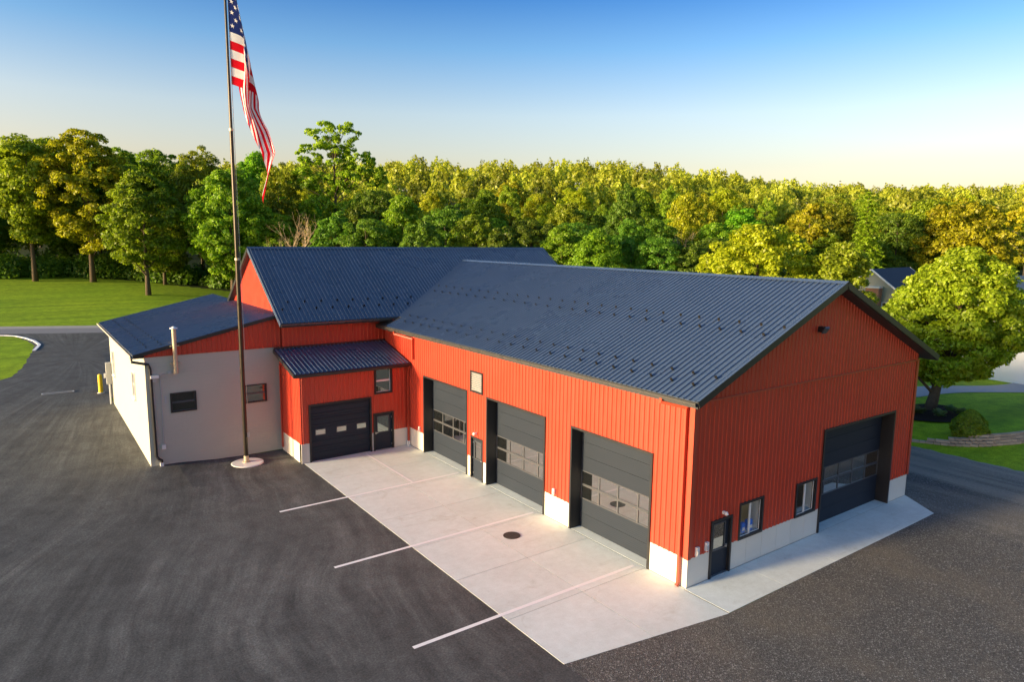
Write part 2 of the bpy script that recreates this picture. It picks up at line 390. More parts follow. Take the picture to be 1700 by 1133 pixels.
def axis(lo, hi, step, far):
    a = [lo+i*step for i in range(int((hi-lo)/step)+1)]; s = step; x = a[-1]
    while x < far: s *= 1.25; x += s; a.append(x)
    s = step; x = lo
    while x > -far: s *= 1.25; x -= s; a.insert(0, x)
    return a
xs = axis(-60, 120, 1.5, 3000); ys = axis(-30, 170, 1.5, 3000)
V = [(x, y, hgt(x, y)-.02) for y in ys for x in xs]; nx = len(xs)
F = [(j*nx+i, j*nx+i+1, (j+1)*nx+i+1, (j+1)*nx+i) for j in range(len(ys)-1) for i in range(nx-1)]
me = bpy.data.meshes.new('lawn_terrain'); me.from_pydata(V, [], F); me.materials.append(M['grass']); me.materials.append(M['litter'])
WOOD = [(-3000, 150), (-60, 140), (-24, 141), (-10, 137), (2, 126), (14, 112), (24, 96), (40, 70), (56, 50), (66, 47), (84, 50), (100, 44), (118, 40), (135, 45), (3000, 300), (3000, 3000), (-3000, 3000)]
def in_wood(x, y):
    c = False
    for (ax, ay), (bx_, by) in zip(WOOD, WOOD[1:]+WOOD[:1]):
        if (ay > y) != (by > y) and x < (bx_-ax)*(y-ay)/(by-ay)+ax: c = not c
    return c
me.polygons.foreach_set('material_index', [1 if in_wood((V[f[0]][0]+V[f[2]][0])/2, (V[f[0]][1]+V[f[2]][1])/2) else 0 for f in F])
me.polygons.foreach_set('use_smooth', [True]*len(F))
tag(link('lawn_terrain', me), 'mown green lawn and rising ground round the buildings', kind='structure')
def drape(name, poly, off, mat, label=None, step=2.0, kind='structure'):
    bm = bmesh.new(); vs_ = [bm.verts.new((x, y, 0)) for x, y in poly]; bm.faces.new(vs_)
    xs_ = [p[0] for p in poly]; ys_ = [p[1] for p in poly]
    for ax, lo, hi in ((0, min(xs_), max(xs_)), (1, min(ys_), max(ys_))):
        c = math.ceil(lo/step)*step
        while c < hi:
            no = (1, 0, 0) if ax == 0 else (0, 1, 0); co = (c, 0, 0) if ax == 0 else (0, c, 0)
            bmesh.ops.bisect_plane(bm, geom=bm.verts[:]+bm.edges[:]+bm.faces[:], plane_co=co, plane_no=no)
            c += step
    for v in bm.verts: v.co.z = hgt(v.co.x, v.co.y)+off
    bmesh.ops.recalc_face_normals(bm, faces=bm.faces)
    if sum(f.normal.z for f in bm.faces) < 0: bmesh.ops.reverse_faces(bm, faces=bm.faces)
    me = bpy.data.meshes.new(name); bm.to_mesh(me); bm.free(); me.materials.append(mat)
    o = link(name, me); tag(o, label, kind=kind); return o
def wob(a, b, n, amp, seed):
    rr = random.Random(seed); out = []
    for i in range(n):
        t = i/n; out.append((a[0]+(b[0]-a[0])*t+(rr.uniform(-amp, amp) if i else 0), a[1]+(b[1]-a[1])*t+(rr.uniform(-amp, amp) if i else 0)))
    return out
ISL = [(-60, 47), (-24, 49.6), (-19.7, 50.9), (-18.86, 51.93), (-18.14, 55.2), (-17.6, 60), (-17.2, 64), (-16.95, 66.5), (-17.4, 69.7), (-18.5, 73.2), (-20.5, 74.6), (-60, 89)]
isl_fine = []
for i in range(len(ISL)-1):
    n = max(1, int(math.dist(ISL[i], ISL[i+1])/.5)) if 1 <= i <= 9 else 1
    isl_fine += wob(ISL[i], ISL[i+1], n, .09, i)
isl_fine.append(ISL[-1])
asph = [(-60, -28), (-5.6, -28), (-6.1, -5), (-6.345, -.9), (-6.345, 20.69), (-6.45, 23.9), (-13, 24), (-13.2, 41), (-4, 41), (2, 73.0), (-10.9, 72.6), (-19.7, 75.7), (-60, 90)] + isl_fine[::-1]
drape('asphalt_lot', asph, .006, M['asphalt'], 'dark asphalt lot with tyre scuffs and driveway')
rd = Vector((9.3, -3.4)).normalized()
def rline(off, s): 
    b = Vector((-19.72, 75.6))+Vector((3.4, 9.3)).normalized()*off+rd*s; return (b.x, b.y)
drape('road', [rline(0, -60), rline(0, 120), rline(3.6, 120), rline(3.6, -60)], .016, M['road'], 'pale grey public road crossing behind the buildings')
drape('road_shoulder', [rline(3.6, -60), rline(3.6, 120)] + wob(rline(5.5, 120), rline(5.5, -60), 200, .12, 3), .010, M['shoulder'], 'pale stone shoulder along the far road edge')
grav = [(-5.6, -28), (60, -28), (33, -10)] + wob((24.95, -3), (24.95, 4), 20, .12, 5) + wob((24.95, 4), (25.5, 40), 40, .2, 6) + [(26, 55), (15.95, 55), (15.95, .01), (14.68, -1.86), (-.1, -1.9), (-6.345, -.9), (-6.1, -5)]
drape('gravel_lot', grav, .004, M['gravel'], 'dark crushed stone gravel yard')
drape('driveway', [(37.5, 9.0), (60, 6.0), (70, 4.2), (70, 9.5), (57.8, 9.8), (40.6, 11.4), (36.5, 11.8)], .02, M['drive'], 'pale grey driveway beyond the maple')

# concrete pad of separate slabs
pad = tag(drape('concrete_pad', [(-6.33, -.88), (-.11, -1.87), (14.66, -1.83), (15.9, 0), (0, 0), (0, 20.6), (-6.33, 20.6)], .002, M['soffit'], 'pale concrete apron along the garage doors and gable end', 60), kind='structure')
def slab(poly):
    o = MB().prism(poly, .003, .0125, 'z').build('slab', M['concrete'], pad); return o
def fy(x): return -.9+(x+6.345)/(6.245)*-1.0
yj = [None, 1.9, 5.05, 8.2, 11.35, 14.5, 17.6, 20.66]
g = .009
for xa, xb in ((-6.34, -3.15), (-3.15, -.03)):
    for k in range(7):
        xa_, xb_ = xa+g, xb-g
        y1 = yj[k+1]-g
        if k == 0:
            if xb > -.1:
                slab([(xa_, fy(xa_)), (-.13, fy(-.13)), (-.13, -.02), (-.03, -.02), (-.03, y1), (xa_, y1)])
            else: slab([(xa_, fy(xa_)), (xb_, fy(xb_)), (xb_, y1), (xa_, y1)])
        else: slab([(xa_, yj[k]+g), (xb_, yj[k]+g), (xb_, y1), (xa_, y1)])
xj = [-.09, 3.1, 6.4, 9.6, 12.8]
for k in range(5):
    a = xj[k]+g
    if k < 4: slab([(a, -1.88), (xj[k+1]-g, -1.88), (xj[k+1]-g, -.02), (a, -.02)])
    else: slab([(a, -1.88), (14.68, -1.86), (15.96, -.02), (a, -.02)])
def stripe(x0, x1, y0, y1, lab):
    z = .0175
    o = MB().add([(x0, y0, z), (x1, y0, z), (x1, y1, z), (x0, y1, z)], [(0, 1, 2, 3)]).build('painted_line', M['line'], fix=False)
    tag(o, lab, kind='structure')
for yy, lab in ((14.8, 'white parking line nearest the lean-to door, across apron and asphalt'), (8.43, 'middle white parking line across apron and asphalt'), (2.27, 'nearest long white parking line across apron and asphalt')):
    stripe(-9.5, -.25, yy-.075, yy+.075, lab)
stripe(-2.94, -2.82, 14.9, 20.4, 'white parking line running straight out from the lean-to')
mh = MB().lathe([(.36, 0), (.36, .012), (.30, .012), (.30, .006), (.27, .006), (.27, .014), (.03, .014)], (-2.47, 7.0, .012), 28).build('manhole_cover', M['iron'])
tag(mh, 'round cast iron manhole cover in the concrete apron', 'manhole')
MB().box(-2.57, -2.40, 6.97, 7.03, .024, .030).build('pick_slot', M['black'], mh)
for k in range(8):
    a = k*math.pi/4; MB().obox((-2.47+.18*math.cos(a), 7+.18*math.sin(a), .026), (.05*math.cos(a), .05*math.sin(a), 0), (-.012*math.sin(a), .012*math.cos(a), 0), (0, 0, .004)).build('cover_rib', M['iron'], mh)
# white kerb line round the grass island
kp = [(-20.3, 74.9), (-19.3, 74.3), (-18.4, 73.5), (-17.6, 71.8), (-16.9, 69.4), (-16.55, 66.8), (-16.85, 64.9), (-17.1, 63.6)]
mb = MB()
for a, b in zip(kp, kp[1:]):
    A_ = Vector((*a, hgt(*a)+.03)); B_ = Vector((*b, hgt(*b)+.03)); e = (B_-A_).normalized()*.03; mb.bar(A_-e, B_+e, .26, .05)
tag(mb.build('edge_line', M['line']), 'curved white edge line round the grass island', kind='structure')
# trench drain
dr = empty('trench_drain', (-16.2, 44.4, hgt(-16.2, 44.4))); tag(dr, 'narrow trench drain set in the asphalt driveway', 'drain')
for (x0, x1, y0, y1) in ((-1, 1, -.2, -.13), (-1, 1, .13, .2), (-1, -.9, -.13, .13), (.9, 1, -.13, .13)): B(x0, x1, y0, y1, 0, .05).build('kerb_strip', M['grey'], dr)
B(-.9, .9, -.13, .13, 0, .02).build('channel', M['dark'], dr)
for k in range(17): B(-.85+k*.1, -.80+k*.1, -.13, .13, .02, .035).build('grate_bar', M['iron'], dr)

# ------------------------------------------------------------------ the red garage building
PIT = .24
def siding(parent, name, O, u, n, u0, u1, zb, top, openings, mat, panels=True, brk=(), depth=.03, core=True, label=None, ph=0.0):
    """wall of vertical ribbed metal panels; parent > wall core > siding_panel"""
    O, u, n = Vector(O), Vector(u), Vector(n)
    def P(a, z, d): return O+u*a+n*d+Vector((0, 0, z))
    def strips(us, ds, mb, zlo):
        for (a, da), (b, db) in zip(zip(us, ds), zip(us[1:], ds[1:])):
            if b-a < 1e-5: continue
            mid = (a+b)/2; iv = [(zlo, None)]
            for (oa, ob, za, zc) in openings:
                if oa-1e-4 <= mid <= ob+1e-4:
                    nv = []
                    for lo, hi in iv:
                        if hi is None or hi > za:
                            if lo < za: nv.append((lo, za))
                            if hi is None or zc < hi: nv.append((max(lo, zc), hi))
                        else: nv.append((lo, hi))
                    iv = nv
            for lo, hi in iv:
                ta = top(a) if hi is None else hi; tb = top(b) if hi is None else hi
                if ta <= lo and tb <= lo: continue
                ta = max(ta, lo+.001); tb = max(tb, lo+.001)
                mb.add([P(a, lo, da), P(b, lo, db), P(b, tb, db), P(a, ta, da)], [(0, 1, 2, 3)])
    cuts = sorted(set([u0, u1]+[q for o_ in openings for q in o_[:2] if u0 < q < u1]+[b for b in brk if u0 < b < u1]))
    mb = MB(); strips(cuts, [-.06]*len(cuts), mb, zb)
    wall = mb.build(name, mat, parent, fix=False)
    if label: wall['label'] = label
    if not panels: return wall
    a = u0
    while a < u1-.01:
        b = min(a+4*PIT, u1)
        pts = [(a, 0.)]
        c = a+PIT/2
        while c < b-.03:
            for off, d in ((-.036, 0), (-.016, depth), (.016, depth), (.036, 0)):
                if a < c+off < b: pts.append((c+off, d))
            for q in (c+.09, c+.12): 
                if q < b: pts.append((q, .004 if q == c+.09 else .0))
            c += PIT
        pts.append((b, 0.))
        extra = [q for q in cuts if a < q < b]
        for q in extra:
            for (p0, d0), (p1, d1) in zip(pts, pts[1:]):
                if p0 < q < p1: pts.append((q, d0+(d1-d0)*(q-p0)/(p1-p0))); break
            pts.sort()
        mb = MB(); strips([p[0] for p in pts], [p[1] for p in pts], mb, zb)
        if mb.f: mb.build('siding_panel', mat, wall, fix=False)
        a = b
    return wall
def stem(parent, O, u, n, spans, z1=1.08, w=.95, t=.3, label=None):
    """cast concrete stem wall in form-width panels"""
    O, u, n = Vector(O), Vector(u), Vector(n)
    root = None
    for (a, b) in spans:
        c = O+u*(a+b)/2+n*(-t/2-.02)+Vector((0, 0, z1/2-.05))
        mb = MB().obox(c, u*(b-a)/2, n*t/2*.9, Vector((0, 0, z1/2+.04)))
        if root is None: root = mb
        else: root.add(mb.v, mb.f)
    f = root.build('stem_wall', M['stem'], parent)
    for (a, b) in spans:
        k = max(1, round((b-a)/w)); s = (b-a)/k
        for i in range(k):
            c = O+u*(a+(i+.5)*s)+n*(-.06)+Vector((0, 0, z1/2-.05))
            MB().obox(c, u*(s/2-.006), n*.06, Vector((0, 0, z1/2+.05))).build('concrete_panel', M['stem'], f)
    return f
def frame3(O, u, n):
    O, u, n = Vector(O), Vector(u), Vector(n)
    def bx(mb, a0, a1, z0, z1, d0, d1):
        return mb.obox(O+u*(a0+a1)/2+n*(d0+d1)/2+Vector((0, 0, (z0+z1)/2)), u*(a1-a0)/2, n*abs(d1-d0)/2, Vector((0, 0, (z1-z0)/2)))
    return bx
def overhead(parent, O, u, n, a0, a1, H, label, cols=4, rec=.52, winrows=(2, 3), nsec=7):
    bx = frame3(O, u, n)
    mb = MB(); T = .09
    for (x0, x1, z0, z1) in ((a0, a0+T, 0, H), (a1-T, a1, 0, H), (a0+T, a1-T, H-T, H)): bx(mb, x0, x1, z0, z1, -rec-.1, .055)
    d = mb.build('overhead_door', M['black'], parent); d['label'] = label
    ia, ib, hh = a0+T, a1-T, H-T; sh = hh/nsec
    for k in range(nsec):
        z0, z1 = k*sh, (k+1)*sh-.008
        if k in winrows:
            cw = (ib-ia)/cols
            mb = MB(); bx(mb, ia, ib, z0, z0+.045, -rec-.05, -rec); bx(mb, ia, ib, z1-.045, z1, -rec-.05, -rec)
            for c in range(cols+1):
                xc = ia+c*cw; bx(mb, max(ia, xc-.035), min(ib, xc+.035), z0+.045, z1-.045, -rec-.048, -rec-.002)
            mb.build('window_section', M['rail'], d)
            for c in range(cols):
                mb = MB(); bx(mb, ia+c*cw+.035, ia+(c+1)*cw-.035, z0+.045, z1-.045, -rec-.033, -rec-.025); mb.build('pane', M['glass'], d)
        else:
            mb = MB(); bx(mb, ia, ib, z0, z1, -rec-.05, -rec)
            if nsec > 5:
                for q in range(8): bx(mb, ia+.01, ib-.01, z0+sh*(q+.15)/8, z0+sh*(q+.75)/8, -rec, -rec+.006)
            mb.build('door_section', M['door'], d)
    return d
def mandoor(parent, O, u, n, a0, a1, H, glassr, hinge_right, label):
    bx = frame3(O, u, n); T = .09; rec = .07
    mb = MB()
    for (x0, x1, z0, z1) in ((a0, a0+T, 0, H), (a1-T, a1, 0, H), (a0+T, a1-T, H-T, H)): bx(mb, x0, x1, z0, z1, -.16, .05)
    d = mb.build('entry_door', M['black'], parent); d['label'] = label
    ia, ib, hh = a0+T, a1-T, H-T
    ga, gb, gz0, gz1 = glassr
    mb = MB()
    bx(mb, ia, ia+ga, .02, hh, -rec-.05, -rec); bx(mb, ia+gb, ib, .02, hh, -rec-.05, -rec)
    bx(mb, ia+ga, ia+gb, .02, gz0, -rec-.05, -rec); bx(mb, ia+ga, ia+gb, gz1, hh, -rec-.05, -rec)
    mb.build('door_leaf', M['door'], d)
    mb = MB(); bx(mb, ia+ga, ia+gb, gz0, gz1, -rec-.035, -rec-.02); mb.build('pane', M['glass'], d)
    mb = MB()
    for (x0, x1, z0, z1) in ((ga-.04, ga, gz0-.04, gz1+.04), (gb, gb+.04, gz0-.04, gz1+.04), (ga, gb, gz0-.04, gz0), (ga, gb, gz1, gz1+.04)): bx(mb, ia+x0, ia+x1, z0, z1, -rec, -rec+.012)
    mb.build('glazing_bead', M['rail'], d)
    hx = ia+.08 if hinge_right else ib-.08
    mb = MB(); bx(mb, hx-.03, hx+.03, .96, 1.08, -rec, -rec+.03); s = 1 if hinge_right else -1
    bx(mb, min(hx, hx+s*.12), max(hx, hx+s*.12), 1.01, 1.04, -rec+.03, -rec+.055); mb.build('door_handle', M['steel'], d)
    mb = MB(); bx(mb, a0+T, a1-T, 0, .03, -.15, .02); mb.build('threshold', M['steel'], d)
    for z in (.25, 1.05, 1.85):
        mb = MB(); q = ib-.01 if hinge_right else ia+.01; bx(mb, q-.02, q+.02, z-.05, z+.05, -rec, -rec+.014); mb.build('hinge', M['steel'], d)
    return d
def window(parent, O, u, n, a0, a1, z0, z1, label, split='v', mat='glass', mull='white', reveal=False, trim=.09):
    bx = frame3(O, u, n); T = trim
    mb = MB()
    for (x0, x1, q0, q1) in ((a0, a0+T, z0, z1), (a1-T, a1, z0, z1), (a0+T, a1-T, z1-T, z1), (a0+T, a1-T, z0, z0+T)): bx(mb, x0, x1, q0, q1, -.12, .05)
    w = mb.build('window', M['black'], parent); w['label'] = label
    ia, ib, za, zb = a0+T, a1-T, z0+T, z1-T
    if split == 'v':
        mid = (ia+ib)/2; parts = [(ia, mid-.025, za, zb), (mid+.025, ib, za, zb)]
        mb = MB(); bx(mb, mid-.025, mid+.025, za, zb, -.09, -.02); mb.build('mullion', M[mull], w)
    else:
        mid = (za+zb)/2; parts = [(ia, ib, za, mid-.02), (ia, ib, mid+.02, zb)]
        mb = MB(); bx(mb, ia, ib, mid-.02, mid+.02, -.09, -.02); mb.build('meeting_rail', M[mull], w)
    for i, (x0, x1, q0, q1) in enumerate(parts):
        dd = -.045-.03*i
        mb = MB(); bx(mb, x0, x1, q0, q1, dd-.012, dd); mb.build('pane', M[mat], w)
        mb = MB()
        for (e0, e1, f0, f1) in ((x0, x0+.025, q0, q1), (x1-.025, x1, q0, q1), (x0+.025, x1-.025, q0, q0+.025), (x0+.025, x1-.025, q1-.025, q1)): bx(mb, e0, e1, f0, f1, dd+.001, dd+.02)
        mb.build('sash', M[mull], w)
    if reveal:
        mb = MB(); bx(mb, ia-.03, ib+.03, za-.04, za-.005, -.45, -.125); bx(mb, ib+.005, ib+.04, za, zb, -.45, -.125); bx(mb, ia-.04, ia-.005, za, zb, -.45, -.125); bx(mb, ia-.03, ib+.03, zb+.005, zb+.04, -.45, -.125)
        mb.build('reveal', M['white'], w)
    return w
def wall_lamp(parent, p, n):
    p, n = Vector(p), Vector(n)
    o = MB().obox(p+n*.03, n*.03, Vector((0, 0, .05)), n.cross(Vector((0, 0, 1)))*.05).build('wall_lamp', M['white'], parent)
    MB().tube([p+n*.05, p+n*.14, p+n*.20+Vector((0, 0, -.05))], [.05, .075, .05], 10).build('lamp_head', M['white'], o)
    return o
def util_box(parent, p, n, w=.09, h_=.2, d=.09):
    p, n = Vector(p), Vector(n); s = n.cross(Vector((0, 0, 1)))
    o = MB().obox(p+n*d/2, n*d/2, s*w, Vector((0, 0, h_))).build('utility_box', M['white'], parent)
    MB().obox(p+n*(d+.012)-Vector((0, 0, h_*.25)), n*.012, s*w*.7, Vector((0, 0, h_*.5))).build('cover', M['grey'], o)
    return o

GB = empty('garage_building', (0, 0, 0))
tag(GB, 'large red metal garage building with dark ribbed roofs and charcoal overhead doors', 'building')
W, SA = 15.96, .4237
AE = 6.9; AR = AE+SA*(W/2+.61)
def atop(x): return AE+SA*((x if x < W/2 else W-x)+.61)-.22
# --- doors of the long wall (u runs along +Y, wall faces -X)
LW = ((0, 0, 0), (0, 1, 0), (-1, 0, 0))
doors = [(1.74, 6.27), (7.96, 12.57), (14.32, 18.94)]; DH = 4.47
md = (12.86, 14.0)
op = [(a, b, -1, DH) for a, b in doors]+[(md[0], md[1], -1, 2.2), (12.91, 14.05, 4.47, 5.57)]
siding(GB, 'long_wall', *LW, 0, 23.8, 1.08, lambda a: atop(0)+.02, op, M['red'], label='sunlit red ribbed siding wall with three overhead doors')
stem(GB, *LW, [(.33, 1.74), (6.27, 7.96), (12.57, 12.86), (14.0, 14.32), (18.94, 20.68)])
for (a, b), nm in zip(doors, ('charcoal overhead door nearest the gable corner', 'middle charcoal overhead door of the long wall', 'charcoal overhead door nearest the lean-to')):
    overhead(GB, *LW, a, b, DH, nm)
mandoor(GB, *LW, *md, 2.2, (.24, .76, 1.05, 1.92), True, 'black entry door between two overhead doors')
# louvre
bx = frame3(*LW); mb = MB()
for (x0, x1, z0, z1) in ((12.91, 13.0, 4.47, 5.57), (13.96, 14.05, 4.47, 5.57), (13.0, 13.96, 5.48, 5.57), (13.0, 13.96, 4.47, 4.56)): bx(mb, x0, x1, z0, z1, -.1, .05)
lv = mb.build('louvre_vent', M['black'], GB)
mb = MB(); bx(mb, 13.0, 13.96, 4.56, 5.48, -.1, -.06); mb.build('backing', M['dark'], lv)
for k in range(10):
    z = 4.56+(k+.5)*.92/10; O_ = Vector((0, 0, 0))
    MB().obox((.0, 13.48, z), (0, .48, 0), (.03, 0, .022), (-.005, 0, .006)).build('slat', M['slat'], lv)
wall_lamp(GB, (-.035, 13.45, 2.42), (-1, 0, 0))
util_box(GB, (-.035, 7.25, 1.32), (-1, 0, 0), .06, .13); util_box(GB, (-.035, 19.35, 1.3), (-1, 0, 0), .05, .12)
# --- gable end (u runs along +X, wall faces -Y)
GW = ((0, 0, 0), (1, 0, 0), (0, -1, 0))
d4 = (8.23, 14.19); D4H = 4.48; gm = (1.19, 2.39)
gop = [(d4[0], d4[1], -1, D4H), (gm[0], gm[1], -1, 2.2), (2.78, 4.28, 1.07, 2.51), (6.45, 7.93, 1.07, 2.51)]
siding(GB, 'gable_wall', *GW, 0, W, 1.08, lambda a: 6.66, gop, M['red'], label='shaded red ribbed gable end wall')
siding(GB, 'gable_top', (0, -.03, 0), (1, 0, 0), (0, -1, 0), .02, W-.02, 6.70, atop, [], M['red'], brk=(W/2,), label='upper red siding triangle of the gable end')
MB().box(0, W, -.095, -.0, 6.65, 6.71).build('seam_flashing', M['red_trim'], GB)
stem(GB, *GW, [(0, 1.19), (2.39, 8.23), (14.19, W)])
overhead(GB, *GW, *d4, D4H, 'wide charcoal overhead door in the gable end', cols=5)
mandoor(GB, *GW, *gm, 2.2, (.2, .82, 1.0, 1.95), False, 'charcoal entry door in the gable end')
window(GB, *GW, 2.78, 4.28, 1.07, 2.51, 'sliding window beside the entry door with blue boxes inside', 'v', 'clear', reveal=True)
window(GB, *GW, 6.45, 7.93, 1.07, 2.51, 'sliding window beside the gable overhead door', 'v', 'clear', reveal=True)
wall_lamp(GB, (1.80, -.035, 2.42), (0, -1, 0))
util_box(GB, (.42, -.035, 1.30), (0, -1, 0), .07, .16); util_box(GB, (.93, -.035, 1.36), (0, -1, 0), .07, .16)
fl = MB().box(7.05, 7.28, -.28, -.07, 8.62, 8.84).build('flood_light', M['black'], GB)
MB().obox((7.2, -.31, 8.70), (.15, 0, 0), (0, .02, .03), (0, -.07, .11)).build('lamp_face', M['rail'], fl)
# corner trim
MB().box(-.05, .12, -.055, -.035, 1.08, 6.65).build('corner_trim', M['red_trim'], GB); MB().box(-.055, -.036, -.055, .13, 1.08, 6.75).build('corner_trim', M['red_trim'], GB)
MB().box(W-.12, W+.05, -.055, -.035, 1.08, 6.65).build('corner_trim', M['red_trim'], GB)
# unseen walls, floor and inside
siding(GB, 'far_wall', (W, 0, 0), (0, 1, 0), (1, 0, 0), 0, 33.9, 0, lambda a: atop(0), [], M['red'], panels=False)
B(.0, W-.1, .0, 33, -.05, .0135).build('floor_slab', M['concrete'], GB); B(-6.3, -.01, 20.72, 23.9, -.05, .0132).build('floor_slab', M['concrete'], GB)
mb = MB(); mb.box(4.9, 5.0, .7, 5.2, .03, 3); mb.box(.7, 4.9, 5.2, 5.3, .03, 3); mb.build('partition', M['int'], GB)
# --- roofs
def roof_panels(root, e0, along, upv, total, length, start=None, name='roof_panel', rib=.05):
    """ribbed metal sheets 4 ribs wide; e0 eave corner, along eave direction, upv unit vector up the slope"""
    e0, along, upv = Vector(e0), Vector(along), Vector(upv); nrm = along.cross(upv)
    if nrm.z < 0: nrm = -nrm
    cache = {}; a = 0
    while a < total-.02:
        w = min(4*PIT, total-a); s0 = start(a) if start else 0
        key = (round(w, 3), round(s0, 2))
        if key not in cache:
            pts = [(0, 0.)]; c = PIT/2
            while c < w-.03:
                pts += [(c-.038, 0), (c-.016, rib), (c+.016, rib), (c+.038, 0)]; c += PIT
            pts.append((w, 0.)); mb = MB()
            V = []
            for (q, d) in pts: V += [along*q+nrm*(d+.004)+upv*s0, along*q+nrm*(d+.004)+upv*length]
            mb.add(V, [(2*i, 2*i+2, 2*i+3, 2*i+1) for i in range(len(pts)-1)])
            # folded lower edge
            mb.add([along*0+nrm*.004+upv*s0, along*w+nrm*.004+upv*s0, along*w-nrm*.05+upv*s0, along*0-nrm*.05+upv*s0], [(0, 1, 2, 3)])
            cache[key] = mb.mesh(name, M['roof'], fix=False)
        link(name, cache[key], root, e0+along*a); a += w
def guards(root, pts, along, upv):
    along, upv = Vector(along), Vector(upv); nrm = along.cross(upv)
    if nrm.z < 0: nrm = -nrm
    mb = MB(); mb.obox((0, 0, 0), along*.045, upv*.04, nrm*.01); mb.obox(nrm*.055-upv*.02, along*.045, upv*.012, nrm*.055)
    mb.obox(nrm*.085-upv*.0, along*.02, upv*.025, nrm*.012)
    me = mb.mesh('snow_guard', M['brass'])
    for p in pts: link('snow_guard', me, root, Vector(p)+nrm*.02)
cA = 1/math.sqrt(1+SA*SA); upA = Vector((cA, 0, SA*cA)); LA = (W/2+.61)/cA
ra = MB().prism([(-.61, AE-.015), (W/2, AR-.015), (W+.61, AE-.015), (W+.61, AE-.23), (W/2, AR-.25), (-.61, AE-.23)], -.60, 29.5, 'y').build('main_roof', M['soffit'], GB)
# trim the eave overhang where it reaches the cross wing
ra['label'] = 'long dark ribbed metal gable roof over the overhead doors'
roof_panels(ra, (-.61, -.62, AE), (0, 1, 0), upA, 29.0, LA, lambda a: 0 if a < 22.2 else 1.2)
roof_panels(ra, (W+.61, -.62, AE), (0, 1, 0), Vector((-cA, 0, SA*cA)), 29.0, LA)
mb = MB(); mb.add([(W/2-.2, -.66, AR-.03), (W/2, -.66, AR+.07), (W/2+.2, -.66, AR-.03), (W/2-.2, 28.6, AR-.03), (W/2, 28.6, AR+.07), (W/2+.2, 28.6, AR-.03)], [(0, 1, 4, 3), (1, 2, 5, 4)])
mb.build('ridge_cap', M['roof'], ra, fix=False)
for sx, ex in ((1, -.61), (-1, W+.61)):
    a = Vector((ex, -.635, AE-.09)); b = Vector((W/2, -.635, AR-.09)); MB().bar(a, b, .045, .24, (0, 0, 1)).build('rake_trim', M['black'], ra)
    a = Vector((ex, -.56, AE+.03)); b = Vector((W/2, -.56, AR+.03)); MB().bar(a, b, .17, .02, (0, 0, 1)).build('rake_cap', M['roof'], ra)
pts = []
for xr, y0 in ((.13, .2), (.72, -.26), (3.62, -.02), (4.26, -.43)):
    k = 0
    while y0+k*.96 < (22 if xr < 2 else 24.8): pts.append((xr, y0+k*.96, AE+SA*(xr+.61)+.01)); k += 1
guards(ra, pts, (0, 1, 0), upA)
def gutter(root, a, b, out, mat, name='gutter'):
    a, b, o = Vector(a), Vector(b), Vector(out)
    prof = [(0, 0), (0, -.13), (.09, -.13), (.13, -.06), (.13, .01), (.115, .01), (.115, -.05), (.085, -.115), (.012, -.115), (.012, 0)]
    V = []
    for p in (a, b):
        for (q, z) in prof: V.append(p+o*q+Vector((0, 0, z)))
    n = len(prof); F = [(i, (i+1) % n, n+(i+1) % n, n+i) for i in range(n)]+[tuple(range(n)), tuple(range(2*n-1, n-1, -1))]
    return MB().add(V, F).build(name, mat, root)
gutter(GB, (-.615, -.6, AE-.03), (-.615, 22.3, AE-.03), (-1, 0, 0), M['bronze'])
# --- cross wing
SB = .686; BY0, BZ0, BY1 = 22.95, 7.35, 28.85; BR = BZ0+SB*(BY1-BY0); BX0, BX1 = -6.6, 16.2
cB = 1/math.sqrt(1+SB*SB); upB = Vector((0, cB, SB*cB)); LB = (BY1-BY0)/cB
rb = MB().prism([(BY0, BZ0-.015), (BY1, BR-.015), (2*BY1-BY0, BZ0-.015), (2*BY1-BY0, BZ0-.22), (BY1, BR-.27), (BY0, BZ0-.22)], BX0+.02, BX1, 'x').build('cross_roof', M['soffit'], GB)
rb['label'] = 'steeper dark ribbed roof of the cross wing behind'
roof_panels(rb, (BX0, BY0, BZ0), (1, 0, 0), upB, BX1-BX0, LB)
roof_panels(rb, (BX0, 2*BY1-BY0, BZ0), (1, 0, 0), Vector((0, -cB, SB*cB)), BX1-BX0, LB)
mb = MB(); mb.add([(BX0-.03, BY1-.2, BR-.08), (BX0-.03, BY1, BR+.06), (BX0-.03, BY1+.2, BR-.08), (BX1+.03, BY1-.2, BR-.08), (BX1+.03, BY1, BR+.06), (BX1+.03, BY1+.2, BR-.08)], [(0, 1, 4, 3), (1, 2, 5, 4)])
mb.build('ridge_cap', M['roof'], rb, fix=False)
for yy in (BY0, 2*BY1-BY0):
    for xx in (BX0-.01, BX1+.02): MB().bar((xx, yy, BZ0-.09), (xx, BY1, BR-.09), .05, .22).build('rake_trim', M['roof' if yy == BY0 else 'black'], rb)
pts = []
for k in range(9):
    pts.append((-6.21+k*.977, BY0+.95, BZ0+SB*.95+.01)); pts.append((-5.72+k*.977, BY0+1.47, BZ0+SB*1.47+.01))
guards(rb, pts, (1, 0, 0), upB)
gutter(GB, (BX0, BY0-.005, BZ0-.03), (.3, BY0-.005, BZ0-.03), (0, -1, 0), M['bronze'])
